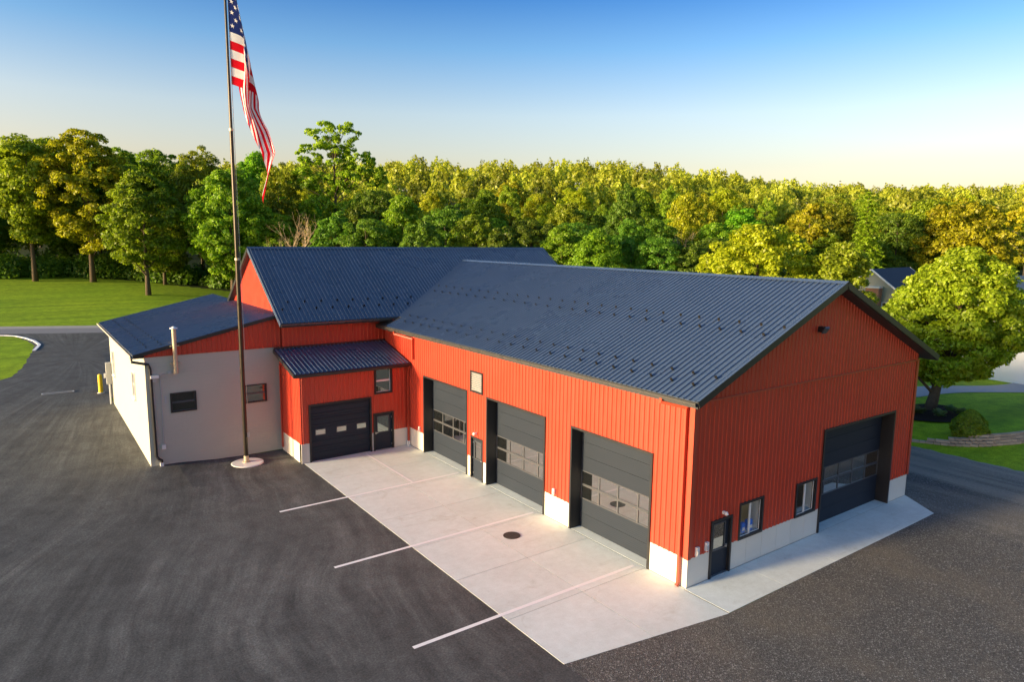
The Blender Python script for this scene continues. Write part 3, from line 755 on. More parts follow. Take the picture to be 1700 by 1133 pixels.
# valley flashing where the two roofs meet
mb = MB(); va = Vector((.45, BY0+.02, BZ0+.03)); vb = Vector((W/2, BY0+(AR-BZ0)/SB, AR+.02)); dv = Vector((.12, -.12, .0)); mb.add([va-dv, va+dv, vb+dv, vb-dv], [(0, 1, 2, 3)])
mb.build('valley_flashing', M['roof'], rb, fix=False)
def btop(y): return BZ0+SB*((y if y < BY1 else 2*BY1-y)-BY0)-.2
siding(GB, 'cross_front_wall', (0, 23.8, 0), (1, 0, 0), (0, -1, 0), -6.3, 0, 5.3, lambda a: btop(23.8), [], M['red'], label='red siding strip above the lean-to roof')
siding(GB, 'cross_gable_wall', (-6.3, 0, 0), (0, 1, 0), (-1, 0, 0), 23.82, 33.9, 7.3, btop, [], M['red'], brk=(BY1,), label='sunlit red gable above the grey annex roof')
siding(GB, 'cross_rear_wall', (0, 33.9, 0), (1, 0, 0), (0, 1, 0), -6.3, W, 0, lambda a: btop(33.9), [], M['red'], panels=False)
siding(GB, 'cross_right_wall', (W-.02, 0, 0), (0, 1, 0), (1, 0, 0), 23.8, 33.9, 6.5, btop, [], M['red'], panels=False, brk=(BY1,))
# --- lean-to bay
LF = ((0, 20.7, 0), (1, 0, 0), (0, -1, 0)); LY0, LZ0, LSL = 20.42, 4.95, .27
lop = [(-6.0, -2.4, -1, 3.2), (-2.29, -1.03, -1, 2.2), (-2.2, -1.1, 3.3, 4.8)]
siding(GB, 'lean_front_wall', *LF, -6.45, -.02, 1.08, lambda a: LZ0+.0, lop, M['red'], label='shaded red siding front of the lean-to')
siding(GB, 'lean_side_wall', (-6.45, 0, 0), (0, 1, 0), (-1, 0, 0), 20.7, 23.95, 1.08, lambda y: LZ0+LSL*(y-LY0)-.12, [], M['red'], label='sunlit red siding side of the lean-to')
stem(GB, *LF, [(-6.45, -6.0), (-2.4, -2.29), (-1.03, -.02)]); stem(GB, (-6.45, 0, 0), (0, 1, 0), (-1, 0, 0), [(20.7, 23.9)])
dl = overhead(GB, *LF, -6.0, -2.4, 3.2, 'small dark overhead door of the lean-to with three little windows', cols=1, rec=.10, winrows=(), nsec=5)
bx = frame3(*LF)
for xc in (-5.35, -4.15, -2.98):
    mb = MB(); bx(mb, xc-.3, xc+.3, 1.42, 1.76, -.098, -.082); o = mb.build('window_frame', M['rail'], dl)
    mb = MB(); bx(mb, xc-.26, xc+.26, 1.46, 1.72, -.083, -.078); mb.build('pane', M['glass'], dl)
for k in range(10):
    if k in (4, 5): continue
    mb = MB(); bx(mb, -5.88, -2.52, .12+k*.31, .17+k*.31, -.099, -.07); mb.build('stiffening_rib', M['door'], dl)
mandoor(GB, *LF, -2.29, -1.03, 2.2, (.2, .88, 1.05, 1.95), True, 'black half-glazed entry door of the lean-to')
window(GB, *LF, -2.2, -1.1, 3.3, 4.8, 'upper window under the lean-to eave', 'h', 'glass', trim=.11)
cL = 1/math.sqrt(1+LSL*LSL); upL = Vector((0, cL, LSL*cL)); LL = (23.8-LY0)/cL
rl = MB().prism([(LY0, LZ0-.015), (23.78, LZ0+LSL*(23.78-LY0)-.015), (23.78, LZ0+LSL*(23.78-LY0)-.2), (LY0, LZ0-.2)], -6.8, -.06, 'x').build('lean_roof', M['soffit'], GB)
roof_panels(rl, (-6.8, LY0, LZ0), (1, 0, 0), upL, 6.72, LL)
for xx in (-6.82, -.05): MB().bar((xx, LY0, LZ0-.08), (xx, 23.78, LZ0+LSL*(23.78-LY0)-.08), .04, .2).build('rake_trim', M['black'], rl)
MB().box(-6.8, -.06, 23.7, 23.76, LZ0+LSL*3.3, LZ0+LSL*3.3+.12).build('head_flashing', M['black'], rl)
gutter(GB, (-6.8, LY0-.005, LZ0-.03), (-.05, LY0-.005, LZ0-.03), (0, -1, 0), M['black'])
# --- downspouts
def spout(pts, mat, r_=.05, label=None, boot=None):
    mb = MB()
    for a, b in zip(pts, pts[1:]):
        a, b = Vector(a), Vector(b); e = (b-a).normalized()*.03; mb.bar(a-e, b+e, r_*2, r_*1.6, (0, 1, .01) if abs((b-a).normalized().z) > .8 else (0, 0, 1))
    o = mb.build('downspout', mat, GB)
    if label: o['label'] = label
    if boot: B(boot[0]-.08, boot[0]+.08, boot[1]-.08, boot[1]+.08, .02, .3).build('boot', M['white'], o)
    return o
spout([(-.66, .9, AE-.15), (-.66, .9, AE-.27), (-.1, .28, AE-.42), (-.1, .28, .15), (-.16, .28, .06)], M['red_trim'], .06)
spout([(-.66, 21.2, AE-.15), (-.66, 21.2, AE-.3), (-.1, 20.05, AE-.5), (-.1, 20.05, 5.25)], M['red_trim'], .055)
spout([(-.14, 20.36, LZ0-.12), (-.14, 20.55, LZ0-.4), (-.14, 20.58, .25)], M['red_trim'], .055, boot=(-.14, 20.58))
spout([(-6.56, 23.5, 5.0), (-6.56, 23.5, .3)], M['red_trim'], .05)
spout([(.1, BY0-.08, BZ0-.1), (.1, BY0-.06, BZ0-.42)], M['red_trim'], .05)
# things on the window sill
for k, (bxx, bw) in enumerate(((3.25, .12), (3.62, .17))):
    b = MB(); b.box(bxx, bxx+bw*1.6, .14, .30, 1.19, 1.19+.34+.05*k); b.box(bxx+.02, bxx+bw*1.6-.02, .17, .27, 1.53+.05*k, 1.57+.05*k)
    o = b.build('supply_box', M['blue']); tag(o, ('small narrow' if k == 0 else 'larger')+' blue box standing on the window sill inside the gable', 'box')
    B(bxx+.03, bxx+bw*1.6-.03, .132, .14, 1.27, 1.4).build('box_label', M['white'], o)

# ------------------------------------------------------------------ grey block annex
AN = empty('block_annex', (-13.2, 24, .15)); AN.location = (0, 0, 0)
tag(AN, 'grey painted block annex with dark shed roof and red gable strip', 'building')
GX0, GX1, GY0, GY1 = -13.2, -6.3, 24.0, 39.4; SG, GE = .229, 6.1
def gtop(x): return GE+SG*(x+13.7)
wins = [(-12.12, -10.86, 2.92, 3.96), (-8.46, -7.2, 2.93, 3.95)]
siding(AN, 'front_wall', (0, GY0, 0), (1, 0, 0), (0, -1, 0), GX0, GX1, 0, lambda a: 5.93, wins, M['block'], panels=False)
swins = [(27.9, 28.85, 3.0, 4.5), (37.2, 38.1, 2.75, 4.4)]
siding(AN, 'side_wall', (GX0, 0, 0), (0, 1, 0), (-1, 0, 0), GY0, GY1, 0, lambda a: 6.0, swins, M['block'], panels=False)
siding(AN, 'rear_wall', (0, GY1, 0), (1, 0, 0), (0, 1, 0), GX0, GX1, 0, lambda a: gtop(a)-.15, [], M['block'], panels=False)
def blocks(O, u, n, u0, u1, z1, opn, name):
    bx = frame3(O, u, n); mb = MB(); bh, bw = .2, .4; k = 0; z = 0.
    while z < z1-.02:
        zt = min(z+bh, z1); a = u0-(bw/2 if k % 2 else 0)
        while a < u1:
            x0, x1 = max(a, u0), min(a+bw, u1)
            segs = [(x0, x1, z, zt)]
            for (oa, ob, za, zc) in opn:
                ns = []
                for (p, q, r_, s_) in segs:
                    if q <= oa or p >= ob or s_ <= za or r_ >= zc: ns.append((p, q, r_, s_)); continue
                    if p < oa: ns.append((p, oa, r_, s_))
                    if q > ob: ns.append((ob, q, r_, s_))
                    if r_ < za: ns.append((max(p, oa), min(q, ob), r_, za))
                    if s_ > zc: ns.append((max(p, oa), min(q, ob), zc, s_))
                segs = ns
            for (p, q, r_, s_) in segs:
                if q-p > .03 and s_-r_ > .02: bx(mb, p+.0012, q-.0012, r_+.0012, s_-.0012, -.055, random.uniform(-.0012, .0))
            a += bw
        z += bh; k += 1
    o = mb.build(name, M['block'], AN); o['kind'] = 'stuff'; return o
blocks((0, GY0, 0), (1, 0, 0), (0, -1, 0), GX0, GX1, 5.93, wins, 'block_courses')
blocks((GX0, 0, 0), (0, 1, 0), (-1, 0, 0), GY0, GY1, 6.0, swins, 'block_courses')
siding(AN, 'gable_strip', (0, GY0-.03, 0), (1, 0, 0), (0, -1, 0), GX0, GX1+.22, 5.94, lambda a: gtop(a)-.12, [], M['red'], label='red siding strip under the annex roof edge')
ro = MB().prism([(-13.7, GE-.015), (-6.3, gtop(-6.3)-.015), (-6.3, gtop(-6.3)-.17), (-13.7, GE-.17)], GY0-.12, 39.7, 'y').build('shed_roof', M['soffit'], AN)
cG = 1/math.sqrt(1+SG*SG); upG = Vector((cG, 0, SG*cG))
roof_panels(ro, (-13.7, GY0-.14, GE), (0, 1, 0), upG, 39.7-GY0+.14, 7.4/cG)
MB().bar((-13.7, GY0-.15, GE-.07), (-6.5, GY0-.15, gtop(-6.5)-.07), .04, .18).build('rake_trim', M['black'], ro)
MB().bar((-13.7, 39.72, GE-.05), (-6.3, 39.72, gtop(-6.3)-.05), .04, .16).build('rake_trim', M['beige'], ro)
pts = []
for k in range(15): pts.append((-12.93, 24.9+k*.98, gtop(-12.93)+.01)); pts.append((-12.29, 24.45+k*.98, gtop(-12.29)+.01))
guards(ro, pts, (0, 1, 0), upG)
gutter(AN, (-13.71, GY0-.12, GE-.02), (-13.71, 39.7, GE-.02), (-1, 0, 0), M['beige'])
B(-13.7, -13.2, GY0, 39.5, GE-.2, GE-.172).build('soffit_board', M['beige'], AN)
for a, lab in zip(wins, ('annex front window near the black downspout', 'annex front window behind the flagpole')):
    window(AN, (0, GY0, 0), (1, 0, 0), (0, -1, 0), *a, lab, 'h', 'dim', mull='rail', trim=.06)
for a in swins:
    w = window(AN, (GX0, 0, 0), (0, 1, 0), (-1, 0, 0), *a, 'narrow white framed side window of the annex', 'h', 'glass', mull='white', trim=.05)
    w.data.materials[0] = M['white']
    MB().box(GX0-.12, GX0+.05, a[0]-.05, a[1]+.05, a[2]-.07, a[2]-.002).build('sill', M['white'], w)
mb = MB(); mb.tube([(-13.76, 24.1, GE-.12), (-13.76, 24.0, GE-.34), (-13.05, GY0-.1, GE-.52), (-12.98, GY0-.1, GE-.75), (-12.94, GY0-.1, .75), (-12.85, GY0-.14, .6), (-12.72, GY0-.14, .5), (-12.72, GY0-.14, .3)], .075, 8)
ds = mb.build('black_downspout', M['black'], AN); B(-12.80, -12.64, GY0-.24, GY0-.06, .05, .38).build('boot', M['white'], ds)
mb = MB(); mb.tube([(-11.8, GY0-.24, 5.1), (-11.8, GY0-.24, 7.35)], .105, 14); fp = mb.build('flue_pipe', M['galv'], AN, smooth=False)
MB().lathe([(.03, .13), (.19, .04), (.19, .01), (.05, .0)], (-11.8, GY0-.24, 7.34), 16).build('cap', M['white'], fp)
MB().tube([(-11.8, GY0-.24, 5.02), (-11.8, GY0-.24, 5.3)], .12, 14).build('collar', M['galv'], fp)
for z in (5.55, 6.45): MB().box(-12.02, -11.58, GY0-.26, GY0, z-.025, z+.025).build('bracket', M['galv'], fp)
lb = B(-13.0, -12.62, GY0-.28, GY0-.02, 4.86, 5.0).build('wall_light', M['white'], AN); B(-12.9, -12.72, GY0-.14, GY0, 4.66, 4.86).build('bracket', M['grey'], lb)
mb = MB(); mb.tube([(-12.6, GY0-.02, 4.8), (-12.5, GY0-.02, 4.98), (-12.1, GY0-.02, 5.05)], .018, 5); mb.tube([(-12.55, GY0-.02, 4.8), (-12.52, GY0-.02, 4.3), (-12.55, GY0-.02, 1.25)], .02, 5)
cd = mb.build('conduit', M['grey'], AN); B(-12.65, -12.47, GY0-.1, GY0, 1.05, 1.28).build('outlet_box', M['white'], cd); B(-12.16, -12.0, GY0-.08, GY0, 5.0, 5.12).build('junction_box', M['grey'], cd)
for x in (-12.85, -12.33): B(x-.03, x+.03, GY0-.02, GY0, 3.45, 3.85).build('wall_plate', M['grey'], AN)
mt = B(-13.55, -13.2, 39.1, 39.36, 1.9, 3.4).build('meter_cabinet', M['grey'], AN); B(-13.68, -13.55, 39.16, 39.3, 2.35, 2.65).build('meter', M['white'], mt)
for y in (39.15, 39.3): MB().tube([(-13.38, y, .4), (-13.38, y, 1.9)], .05, 8).build('conduit_pipe', M['grey'], mt)

# ------------------------------------------------------------------ bollard
bz = hgt(-13.62, 43.0)
bo = empty('bollard', (-13.62, 43.0, bz)); tag(bo, 'yellow steel bollard at the rear corner of the grey annex', 'bollard')
MB().lathe([(.15, 0), (.15, 1.28), (.13, 1.36), (.06, 1.40)], n=18).build('post', M['yellow'], bo); MB().lathe([(.24, 0), (.22, .05)], n=18).build('footing', M['grey'], bo)

# ------------------------------------------------------------------ flagpole and flag
FP = Vector((-8.83, 22.55, 0))
fp = empty('flagpole', FP); tag(fp, 'tall dark flagpole on a white concrete disc before the grey annex', 'flagpole')
z1, z2 = 10.9, 17.35
mb = MB().lathe([(.115, 0), (.112, z1)], n=14); mb.build('pole_section', M['pole'], fp, smooth=False)
MB().lathe([(.098, 0), (.094, z2-z1)], (0, 0, z1), 14).build('pole_section', M['pole'], fp); MB().lathe([(.082, 0), (.055, 26-z2)], (0, 0, z2), 14).build('pole_section', M['pole'], fp)
for z, r_ in ((z1, .125), (z2, .105)): MB().lathe([(r_, -.06), (r_, .06)], (0, 0, z), 14).build('collar', M['galv'], fp)
MB().lathe([(.02, -.15), (.12, -.08), (.15, 0), (.12, .08), (.02, .15)], (0, 0, 26.1), 16).build('finial_ball', M['galv'], fp)
MB().lathe([(.82, 0), (.82, .05), (.78, .07)], (.02, -.1, .0), 40).build('concrete_disc', M['white'], fp)
MB().lathe([(.2, .06), (.2, .1), (.13, .12), (.125, .42)], (0, 0, 0), 14).build('base_sleeve', M['galv'], fp)
mb = MB(); mb.tube([(.15, -.1, 1.6), (.13, -.08, 12), (.11, -.06, 25.9)], .012, 4); mb.build('halyard', M['rope'], fp)
B(.08, .2, -.14, -.06, 1.45, 1.7).build('cleat', M['steel'], fp)
HT, HH, FS = 24.95, 5.4, 6.7
wd = Vector((.87, -.49, 0)).normalized(); wp = Vector((-wd.y, wd.x, 0))
fl = empty('flag', FP+Vector((.1, -.06, HT-HH))); tag(fl, 'limp red and white striped flag with starred blue canton on the tall pole', 'flag')
NS_, NT_ = 72, 13*4
grid = []
for j in range(NT_+1):
    t = j/NT_; a = .10+1.05*t**1.1; x = 0.; z = -t*HH; row = []; ds_ = FS/NS_
    for i in range(NS_+1):
        s = i*ds_
        k = sstep(a-.35, a+.5, s)
        ph_ = -R(18*(1-k)+(91-9*t-5*math.sin(.8*s+3*t))*k)
        hang = sstep(a, a+2.0, s)
        wv = .22*math.sin(t*8.5+.45*s)*hang+.09*math.sin(t*19+1.1*s)*hang+.05*math.sin(s*3+t*9)*min(1, s)
        xc = lin([(-99, 1.15), (-11, 1.12), (-8.7, 1.42), (-7.6, 1.15), (-6.5, .82), (-5.4, .78), (99, .7)], z); wid = lin([(-99, .2), (-11, .5), (-8.7, 1.3), (-7.6, 1.1), (-6.5, .62), (-5.4, .8), (99, 1.0)], z)
        kk = sstep(-4.4, -6.3, z)*hang
        xx = x*(1-kk)+(xc+(t-.5)*wid+.05*math.sin(t*13+.8*s))*kk
        row.append(Vector((0, 0, HH))+wd*xx+wp*wv+Vector((0, 0, z)))
        x += math.cos(ph_)*ds_; z += math.sin(ph_)*ds_
    grid.append(row)
def patch(name, mat, j0, j1, i0, i1):
    V = [grid[j][i] for j in range(j0, j1+1) for i in range(i0, i1+1)]; w = i1-i0+1
    F = [(b*w+a, b*w+a+1, (b+1)*w+a+1, (b+1)*w+a) for b in range(j1-j0) for a in range(w-1)]
    return MB().add(V, F).build(name, mat, fl, smooth=True, fix=False)
IC = int(.4*NS_)
for k in range(13):
    patch('red_stripe' if k % 2 == 0 else 'white_stripe', M['flag_red' if k % 2 == 0 else 'flag_white'], k*4, k*4+4, IC if k < 7 else 0, NS_)
can = patch('canton', M['flag_blue'], 0, 28, 0, IC)
mb = MB()
for rr_ in range(9):
    for cc in range(6 if rr_ % 2 == 0 else 5):
        fj = (rr_+1)/10*28; fi = ((cc*2+1+(rr_ % 2))/12)*IC
        j, i = int(fj), int(fi); p = grid[j][i]; du = (grid[j][i+1]-grid[j][i]).normalized(); dv = (grid[j+1][i]-grid[j][i]).normalized(); nn = du.cross(dv).normalized()
        for sg in (1, -1):
            V = [p+nn*.012*sg]
            for q in range(10):
                r_ = .12 if q % 2 == 0 else .05; an = q*math.pi/5; V.append(p+nn*.012*sg+du*(r_*math.sin(an))-dv*(r_*math.cos(an)))
            mb.add(V, [(0, q+1, (q+1) % 10+1) for q in range(10)])
mb.build('star_field', M['flag_white'], can, fix=False)

# ------------------------------------------------------------------ vegetation
def leaf_mesh(name, P, N, size, rng, mat, asp=.62, tint=None):
    """one diamond-shaped leaf (or leaf spray) per point, real faces with a per-leaf tint"""
    n = len(P); N = N/np.linalg.norm(N, axis=1)[:, None]
    a = np.cross(N, rng.normal(size=(n, 3))); a /= np.linalg.norm(a, axis=1)[:, None]; b = np.cross(N, a)
    s = (size*rng.uniform(.6, 1.35, n))[:, None]
    droop = N*s*.25
    V = np.empty((n, 4, 3)); V[:, 0] = P-a*s-droop; V[:, 1] = P+b*s*asp; V[:, 2] = P+a*s-droop; V[:, 3] = P-b*s*asp
    me = bpy.data.meshes.new(name); me.vertices.add(n*4); me.vertices.foreach_set('co', V.reshape(-1).astype(np.float32))
    me.loops.add(n*4); me.loops.foreach_set('vertex_index', np.arange(n*4, dtype=np.int32))
    me.polygons.add(n); me.polygons.foreach_set('loop_start', np.arange(0, n*4, 4, dtype=np.int32)); me.polygons.foreach_set('loop_total', np.full(n, 4, dtype=np.int32))
    at = me.attributes.new('tint', 'FLOAT', 'FACE'); at.data.foreach_set('value', (rng.uniform(0, 1, n) if tint is None else np.clip(tint+rng.uniform(-.25, .25, n), 0, 1)).astype(np.float32))
    me.materials.append(mat); me.update(); me.validate(); return me
def crown_points(rng, H, Rr, base, npuff, nleaf, shape='round', gap=0., pr=(.2, .34)):
    """leaf positions gathered in clumps spread through the crown volume"""
    zc, hz = (base+H)/2, (H-base)/2
    C = []; tries = 0
    while len(C) < npuff and tries < 40000:
        tries += 1
        d = rng.normal(size=3); d /= np.linalg.norm(d); rad = rng.uniform(.35, 1)**.45
        p = d*rad
        if shape == 'ovate':      # wider low, narrow top
            k = 1.0-.35*max(0, p[2])-.0*min(0, p[2]); p = np.array([p[0]*k, p[1]*k, p[2]])
        elif shape == 'vase': k = .75+.3*p[2]; p = np.array([p[0]*k, p[1]*k, p[2]])
        elif shape == 'column': p = np.array([p[0]*.8, p[1]*.8, p[2]])
        if gap and np.sin(p[0]*5+rng_ph[0])*np.sin(p[1]*5+rng_ph[1])*np.sin(p[2]*6+rng_ph[2]) < gap-.5: continue
        C.append(p)
    C = np.array(C); sc_ = np.array([Rr*.86, Rr*.86, hz*.9])
    cen = C*sc_+np.array([0, 0, zc]); pr_ = rng.uniform(pr[0], pr[1], len(C))*Rr
    per = nleaf//len(C); P = []; N = []
    for c, r_ in zip(cen, pr_):
        d = rng.normal(size=(per, 3)); d /= np.linalg.norm(d, axis=1)[:, None]
        o = c-np.array([0, 0, zc-.3*hz]); o /= (np.linalg.norm(o)+1e-6)
        flip = (d@o) < rng.uniform(-.9, .1, per); d[flip] *= -1
        rr = r_*rng.uniform(.55, 1.08, per)[:, None]
        P.append(c+d*rr*np.array([1, 1, .62])); N.append(d*.75+np.array([0, 0, .55])+rng.normal(size=(per, 3))*.45)
    return np.concatenate(P), np.concatenate(N), cen, pr_
rng_ph = (0.3, 1.1, 2.0)
def trunk_mesh(name, H, r0, cen, rng, base, nlimb=14, mat='bark', lean=(0, 0), top=.82):
    mb = MB(); pts = []; rad = []
    n = 7
    for i in range(n):
        t = i/(n-1); z = t*H*top; w = .03*H*t
        pts.append((lean[0]*t+w*math.sin(t*5+r0*9)*.3, lean[1]*t+w*math.cos(t*4+r0*7)*.3, z-.15*(i == 0))); rad.append(r0*(1.25 if i == 0 else 1-.86*t)+.01)
    mb.tube(pts, rad, 8)
    idx = rng.permutation(len(cen))[:nlimb]
    for k in idx:
        c = Vector(cen[k]); z0 = max(base*.75, min(c.z-abs(c.x)*.5-abs(c.y)*.5-.5, H*.75)); t = z0/(H*top)
        s = Vector((lean[0]*t, lean[1]*t, z0)); mid = s.lerp(c, .5)+Vector((0, 0, .06*H*.3))
        r1 = r0*(1-.8*t)*.42; mb.tube([s, mid, c], [r1, r1*.6, r1*.2], 5, cap=False)
    return mb.mesh(name, M[mat], smooth=True)
def make_kind(seed, H, Rr, base, npuff, nleaf, leaf, mat, shape='round', gap=0., r0=.28, pr=(.10, .21), nlimb=14, lean=(0, 0)):
    rng = np.random.default_rng(seed)
    P, N, cen, pr_ = crown_points(rng, H, Rr, base, npuff, nleaf, shape, gap, pr)
    P = P+np.array([lean[0], lean[1], 0])*(P[:, 2:3]/H)
    return leaf_mesh('crown', P, N, leaf, rng, M[mat]), trunk_mesh('trunk', H, r0, cen, rng, base, nlimb, lean=lean)
def plant(kind, x, y, sxy, sz, label, cat='tree', group=None, name='broadleaf_tree', rz=None, z=None):
    r_ = empty(name, (x, y, hgt(x, y) if z is None else z)); tag(r_, label, cat, group)
    r_.rotation_euler[2] = random.uniform(0, 6.28) if rz is None else rz
    r_.scale = (sxy, sxy, sz)
    c = link('crown', kind[0], r_); t = link('trunk', kind[1], r_); return r_
# kinds are modelled at 20 m height, 6 m crown radius, then scaled
KD = {}
def kd(key, *a, **k): KD[key] = make_kind(*a, **k)
kd('g1', 11, 20, 6, 3.2, 247, 30685, 0.19, 'leaf', 'ovate'); kd('g2', 12, 20, 6, 2.5, 297, 30685, 0.19, 'leaf', 'round'); kd('g3', 13, 20, 6, 4, 198, 27455, 0.21, 'leaf', 'ovate', pr=(.13, .25))
kd('d1', 21, 20, 6, 2.0, 264, 29070, 0.19, 'leaf_dark', 'round'); kd('d2', 22, 20, 6, 2.5, 231, 29070, 0.21, 'leaf_dark', 'ovate')
kd('y1', 31, 20, 6, 3.0, 264, 29070, 0.20, 'leaf_yel', 'round'); kd('y2', 32, 20, 6, 3.0, 214, 27455, 0.21, 'leaf_yel', 'ovate', pr=(.13, .25))
kd('o1', 41, 20, 6, 3.0, 247, 27455, 0.19, 'leaf_olive', 'vase'); kd('o2', 42, 20, 6, 2.5, 264, 29070, 0.20, 'leaf_olive', 'round')
kd('c1', 61, 20, 4.2, 1.5, 220, 24000, .2, 'leaf', 'ovate', pr=(.12, .24)); kd('c2', 62, 20, 3.6, 1.5, 200, 22000, .2, 'leaf_dark', 'column', pr=(.13, .26))
kd('r1', 51, 20, 6, 3.0, 231, 22610, 0.21, 'leaf_or', 'round')

# --- single trees one can point to
def one(key, seed, x, y, H, Rr, base, npuff, nleaf, leaf, mat, shape, label, name='broadleaf_tree', **k):
    kk = make_kind(seed, H, Rr, base, npuff, nleaf, leaf, mat, shape, **k); return plant(kk, x, y, 1, 1, label, name=name, rz=0)
one('maple', 3, 33.98, 6.65, 11.9, 5.0, 1.5, 560, 84000, .125, 'leaf_maple', 'ovate', 'rounded maple in a mulch bed beside the gable end, lit only at the top', 'maple_tree', r0=.34, pr=(.09, .17), nlimb=30, lean=(1.5, -1.1))
one('t1', 101, -1.0, 106.5, 19.6, 6.6, 3.0, 260, 32000, .22, 'leaf', 'ovate', 'bright green tree standing alone on the lawn behind the annex', r0=.36, pr=(.11, .2))
one('t4', 102, 10.7, 102.2, 21.9, 7.6, 2.6, 280, 32000, .23, 'leaf', 'ovate', 'dense bright green tree behind the flagpole', r0=.38, pr=(.11, .2))
one('t3', 103, -6.6, 127, 27.2, 8.2, 4, 250, 32000, .26, 'leaf_yel', 'round', 'tall yellow-green tree lit at the top at the lawn edge', r0=.45, pr=(.10, .19))
one('t2', 104, -14.9, 130.5, 25.4, 6.8, 4.5, 170, 24000, .27, 'leaf_olive', 'vase', 'slender olive tree with bare pale trunk at the left lawn edge', r0=.40, pr=(.15, .26))
one('t5', 105, -1.7, 135.7, 24.2, 6.4, 3, 160, 18000, .27, 'leaf_dark', 'round', 'dark tree directly behind the lone lawn tree', r0=.4)
def lobed(x, y, H, lobes, mat, label, name, seed, leaf, per, r0):
    rng = np.random.default_rng(seed); P = []; N = []; CC = []
    for (dx, dy, z, r_, hz) in lobes:
        off = np.array([dx*.81+dy*.587, -dx*.587+dy*.81, 0])
        p, n_, cen, _ = crown_points(rng, z+hz, r_, z-hz, 26, int(per*r_*r_), 'round', 0., (.2, .36)); P.append(p+off); N.append(n_); CC.append(cen+off)
    P = np.concatenate(P); N = np.concatenate(N); CC = np.concatenate(CC)
    return plant((leaf_mesh('crown', P, N, leaf, rng, M[mat]), trunk_mesh('trunk', H, r0, CC, rng, H*.3, 46)), x, y, 1, 1, label, name=name, rz=0)
lobed(28.1, 101.9, 32, [(-1.6, 0, 28.3, 2.9, 3.2), (2.4, .5, 28.0, 2.2, 2.8), (-4.2, 0, 24.5, 2.4, 2.4), (.8, 1, 24, 3.0, 2.6), (4.8, 0, 23.5, 2.6, 2.4), (7.2, .5, 21.2, 2.4, 1.9), (-5.6, 0, 20.6, 2.6, 2.2), (2.6, -1, 20.5, 2.6, 2.0), (-1.8, 1, 20, 2.8, 2.2), (-3, 0, 16, 3.6, 2.6), (3.6, 0, 16, 3.6, 2.6), (0, 0, 11, 5, 3)], 'leaf_olive', 'tallest open-crowned poplar rising above the roof ridge', 'poplar_tree', 106, .26, 190, .5)
one('gold', 107, 47.9, 31.0, 14.6, 6.8, 1, 330, 36000, .19, 'leaf_yel', 'round', 'golden sunlit round tree just beyond the long roof', r0=.35, pr=(.09, .18))
one('gold2', 108, 53.0, 24.4, 14.0, 4.0, 1.5, 150, 18000, .2, 'leaf_olive', 'ovate', 'dark gold-tipped tree between the golden tree and the brick chimney', r0=.3, pr=(.15, .3))
one('bigy', 109, 112.4, 36.4, 20.5, 8.6, 1.5, 330, 30000, .28, 'leaf_yel', 'round', 'broad yellow tree behind the maple at the wood edge', r0=.45, pr=(.09, .18))
one('willow', 110, 93, 52.5, 18.8, 5.6, 3, 80, 11000, .33, 'leaf_yel', 'vase', 'pale yellow drooping tree left of the spruce', r0=.35)
one('orange', 111, 176.8, 47.5, 24, 6.5, 2, 80, 9000, .36, 'leaf_or', 'round', 'orange tinged tree at the right picture edge', r0=.35)
# spruce
def spruce(x, y, H, Rr, label):
    rng = np.random.default_rng(5); P = []; N = []
    mb = MB().tube([(0, 0, -.2), (0, 0, H*.97)], [.28, .03], 8)
    z = H*.1
    while z < H*.97:
        rr = Rr*(1-z/H)**.85+.15; nb = int(7+rr*2.2); a0 = rng.uniform(0, 6)
        for b in range(nb):
            an = a0+b*6.283/nb+rng.normal()*.12; L = rr*rng.uniform(.7, 1.1); n = int(20*L+8)
            t = rng.uniform(.12, 1, n); wdt = .35*L*(1-t)*.9+.1
            side = rng.uniform(-1, 1, n)*wdt
            P.append(np.stack([np.cos(an)*L*t-np.sin(an)*side, np.sin(an)*L*t+np.cos(an)*side, z+.1*L*t-.32*L*t*t+rng.normal(size=n)*.08], 1))
            N.append(np.tile([0, 0, 1.], (n, 1))+rng.normal(size=(n, 3))*.5)
            mb.tube([(0, 0, z), (math.cos(an)*L*.8, math.sin(an)*L*.8, z-.12*L)], [.04, .012], 4, cap=False)
        z += .62
    P = np.concatenate(P); N = np.concatenate(N)
    return plant((leaf_mesh('crown', P, N, .24, rng, M['leaf_olive'], .45), mb.mesh('trunk', M['bark'])), x, y, 1, 1, label, name='spruce_tree', rz=0)
spruce(92.9, 42.7, 21.0, 5.0, 'golden spruce with layered boughs above the brick chimney')
# bare dead trees
def dead(x, y, H, spread, seed, label):
    rr = random.Random(seed); mb = MB()
    def br(p, d, L, r_, lvl):
        pts = [p]; q = p
        for i in range(4):
            d = (d+Vector((rr.uniform(-.22, .22), rr.uniform(-.22, .22), rr.uniform(-.02, .16)))).normalized(); q = q+d*L/4; pts.append(q)
        mb.tube(pts, [r_*(1-.17*i) for i in range(5)], 5 if lvl < 2 else 4, cap=False)
        if lvl >= 4: return
        for k in range(4 if lvl < 3 else 3):
            t = pts[rr.choice((2, 3, 4))]; an = rr.uniform(0, 6.28); sp = rr.uniform(.45, .9)*spread
            nd = (d+Vector((math.cos(an)*sp, math.sin(an)*sp, .15))).normalized(); br(t, nd, L*rr.uniform(.5, .72), r_*.5, lvl+1)
    br(Vector((0, 0, -.2)), Vector((0, 0, 1)), H*.42, .2, 0)
    r_ = empty('dead_tree', (x, y, hgt(x, y))); tag(r_, label, 'tree'); me = mb.mesh('trunk', M['deadwood']); link('trunk', me, r_); return r_
dead(17.0, 89.0, 17.5, 1.0, 4, 'bare pale dead tree standing before the wood behind the cross roof')
dead(19.5, 85.5, 11.5, 1.3, 9, 'low spreading dead tree beside the taller bare one')
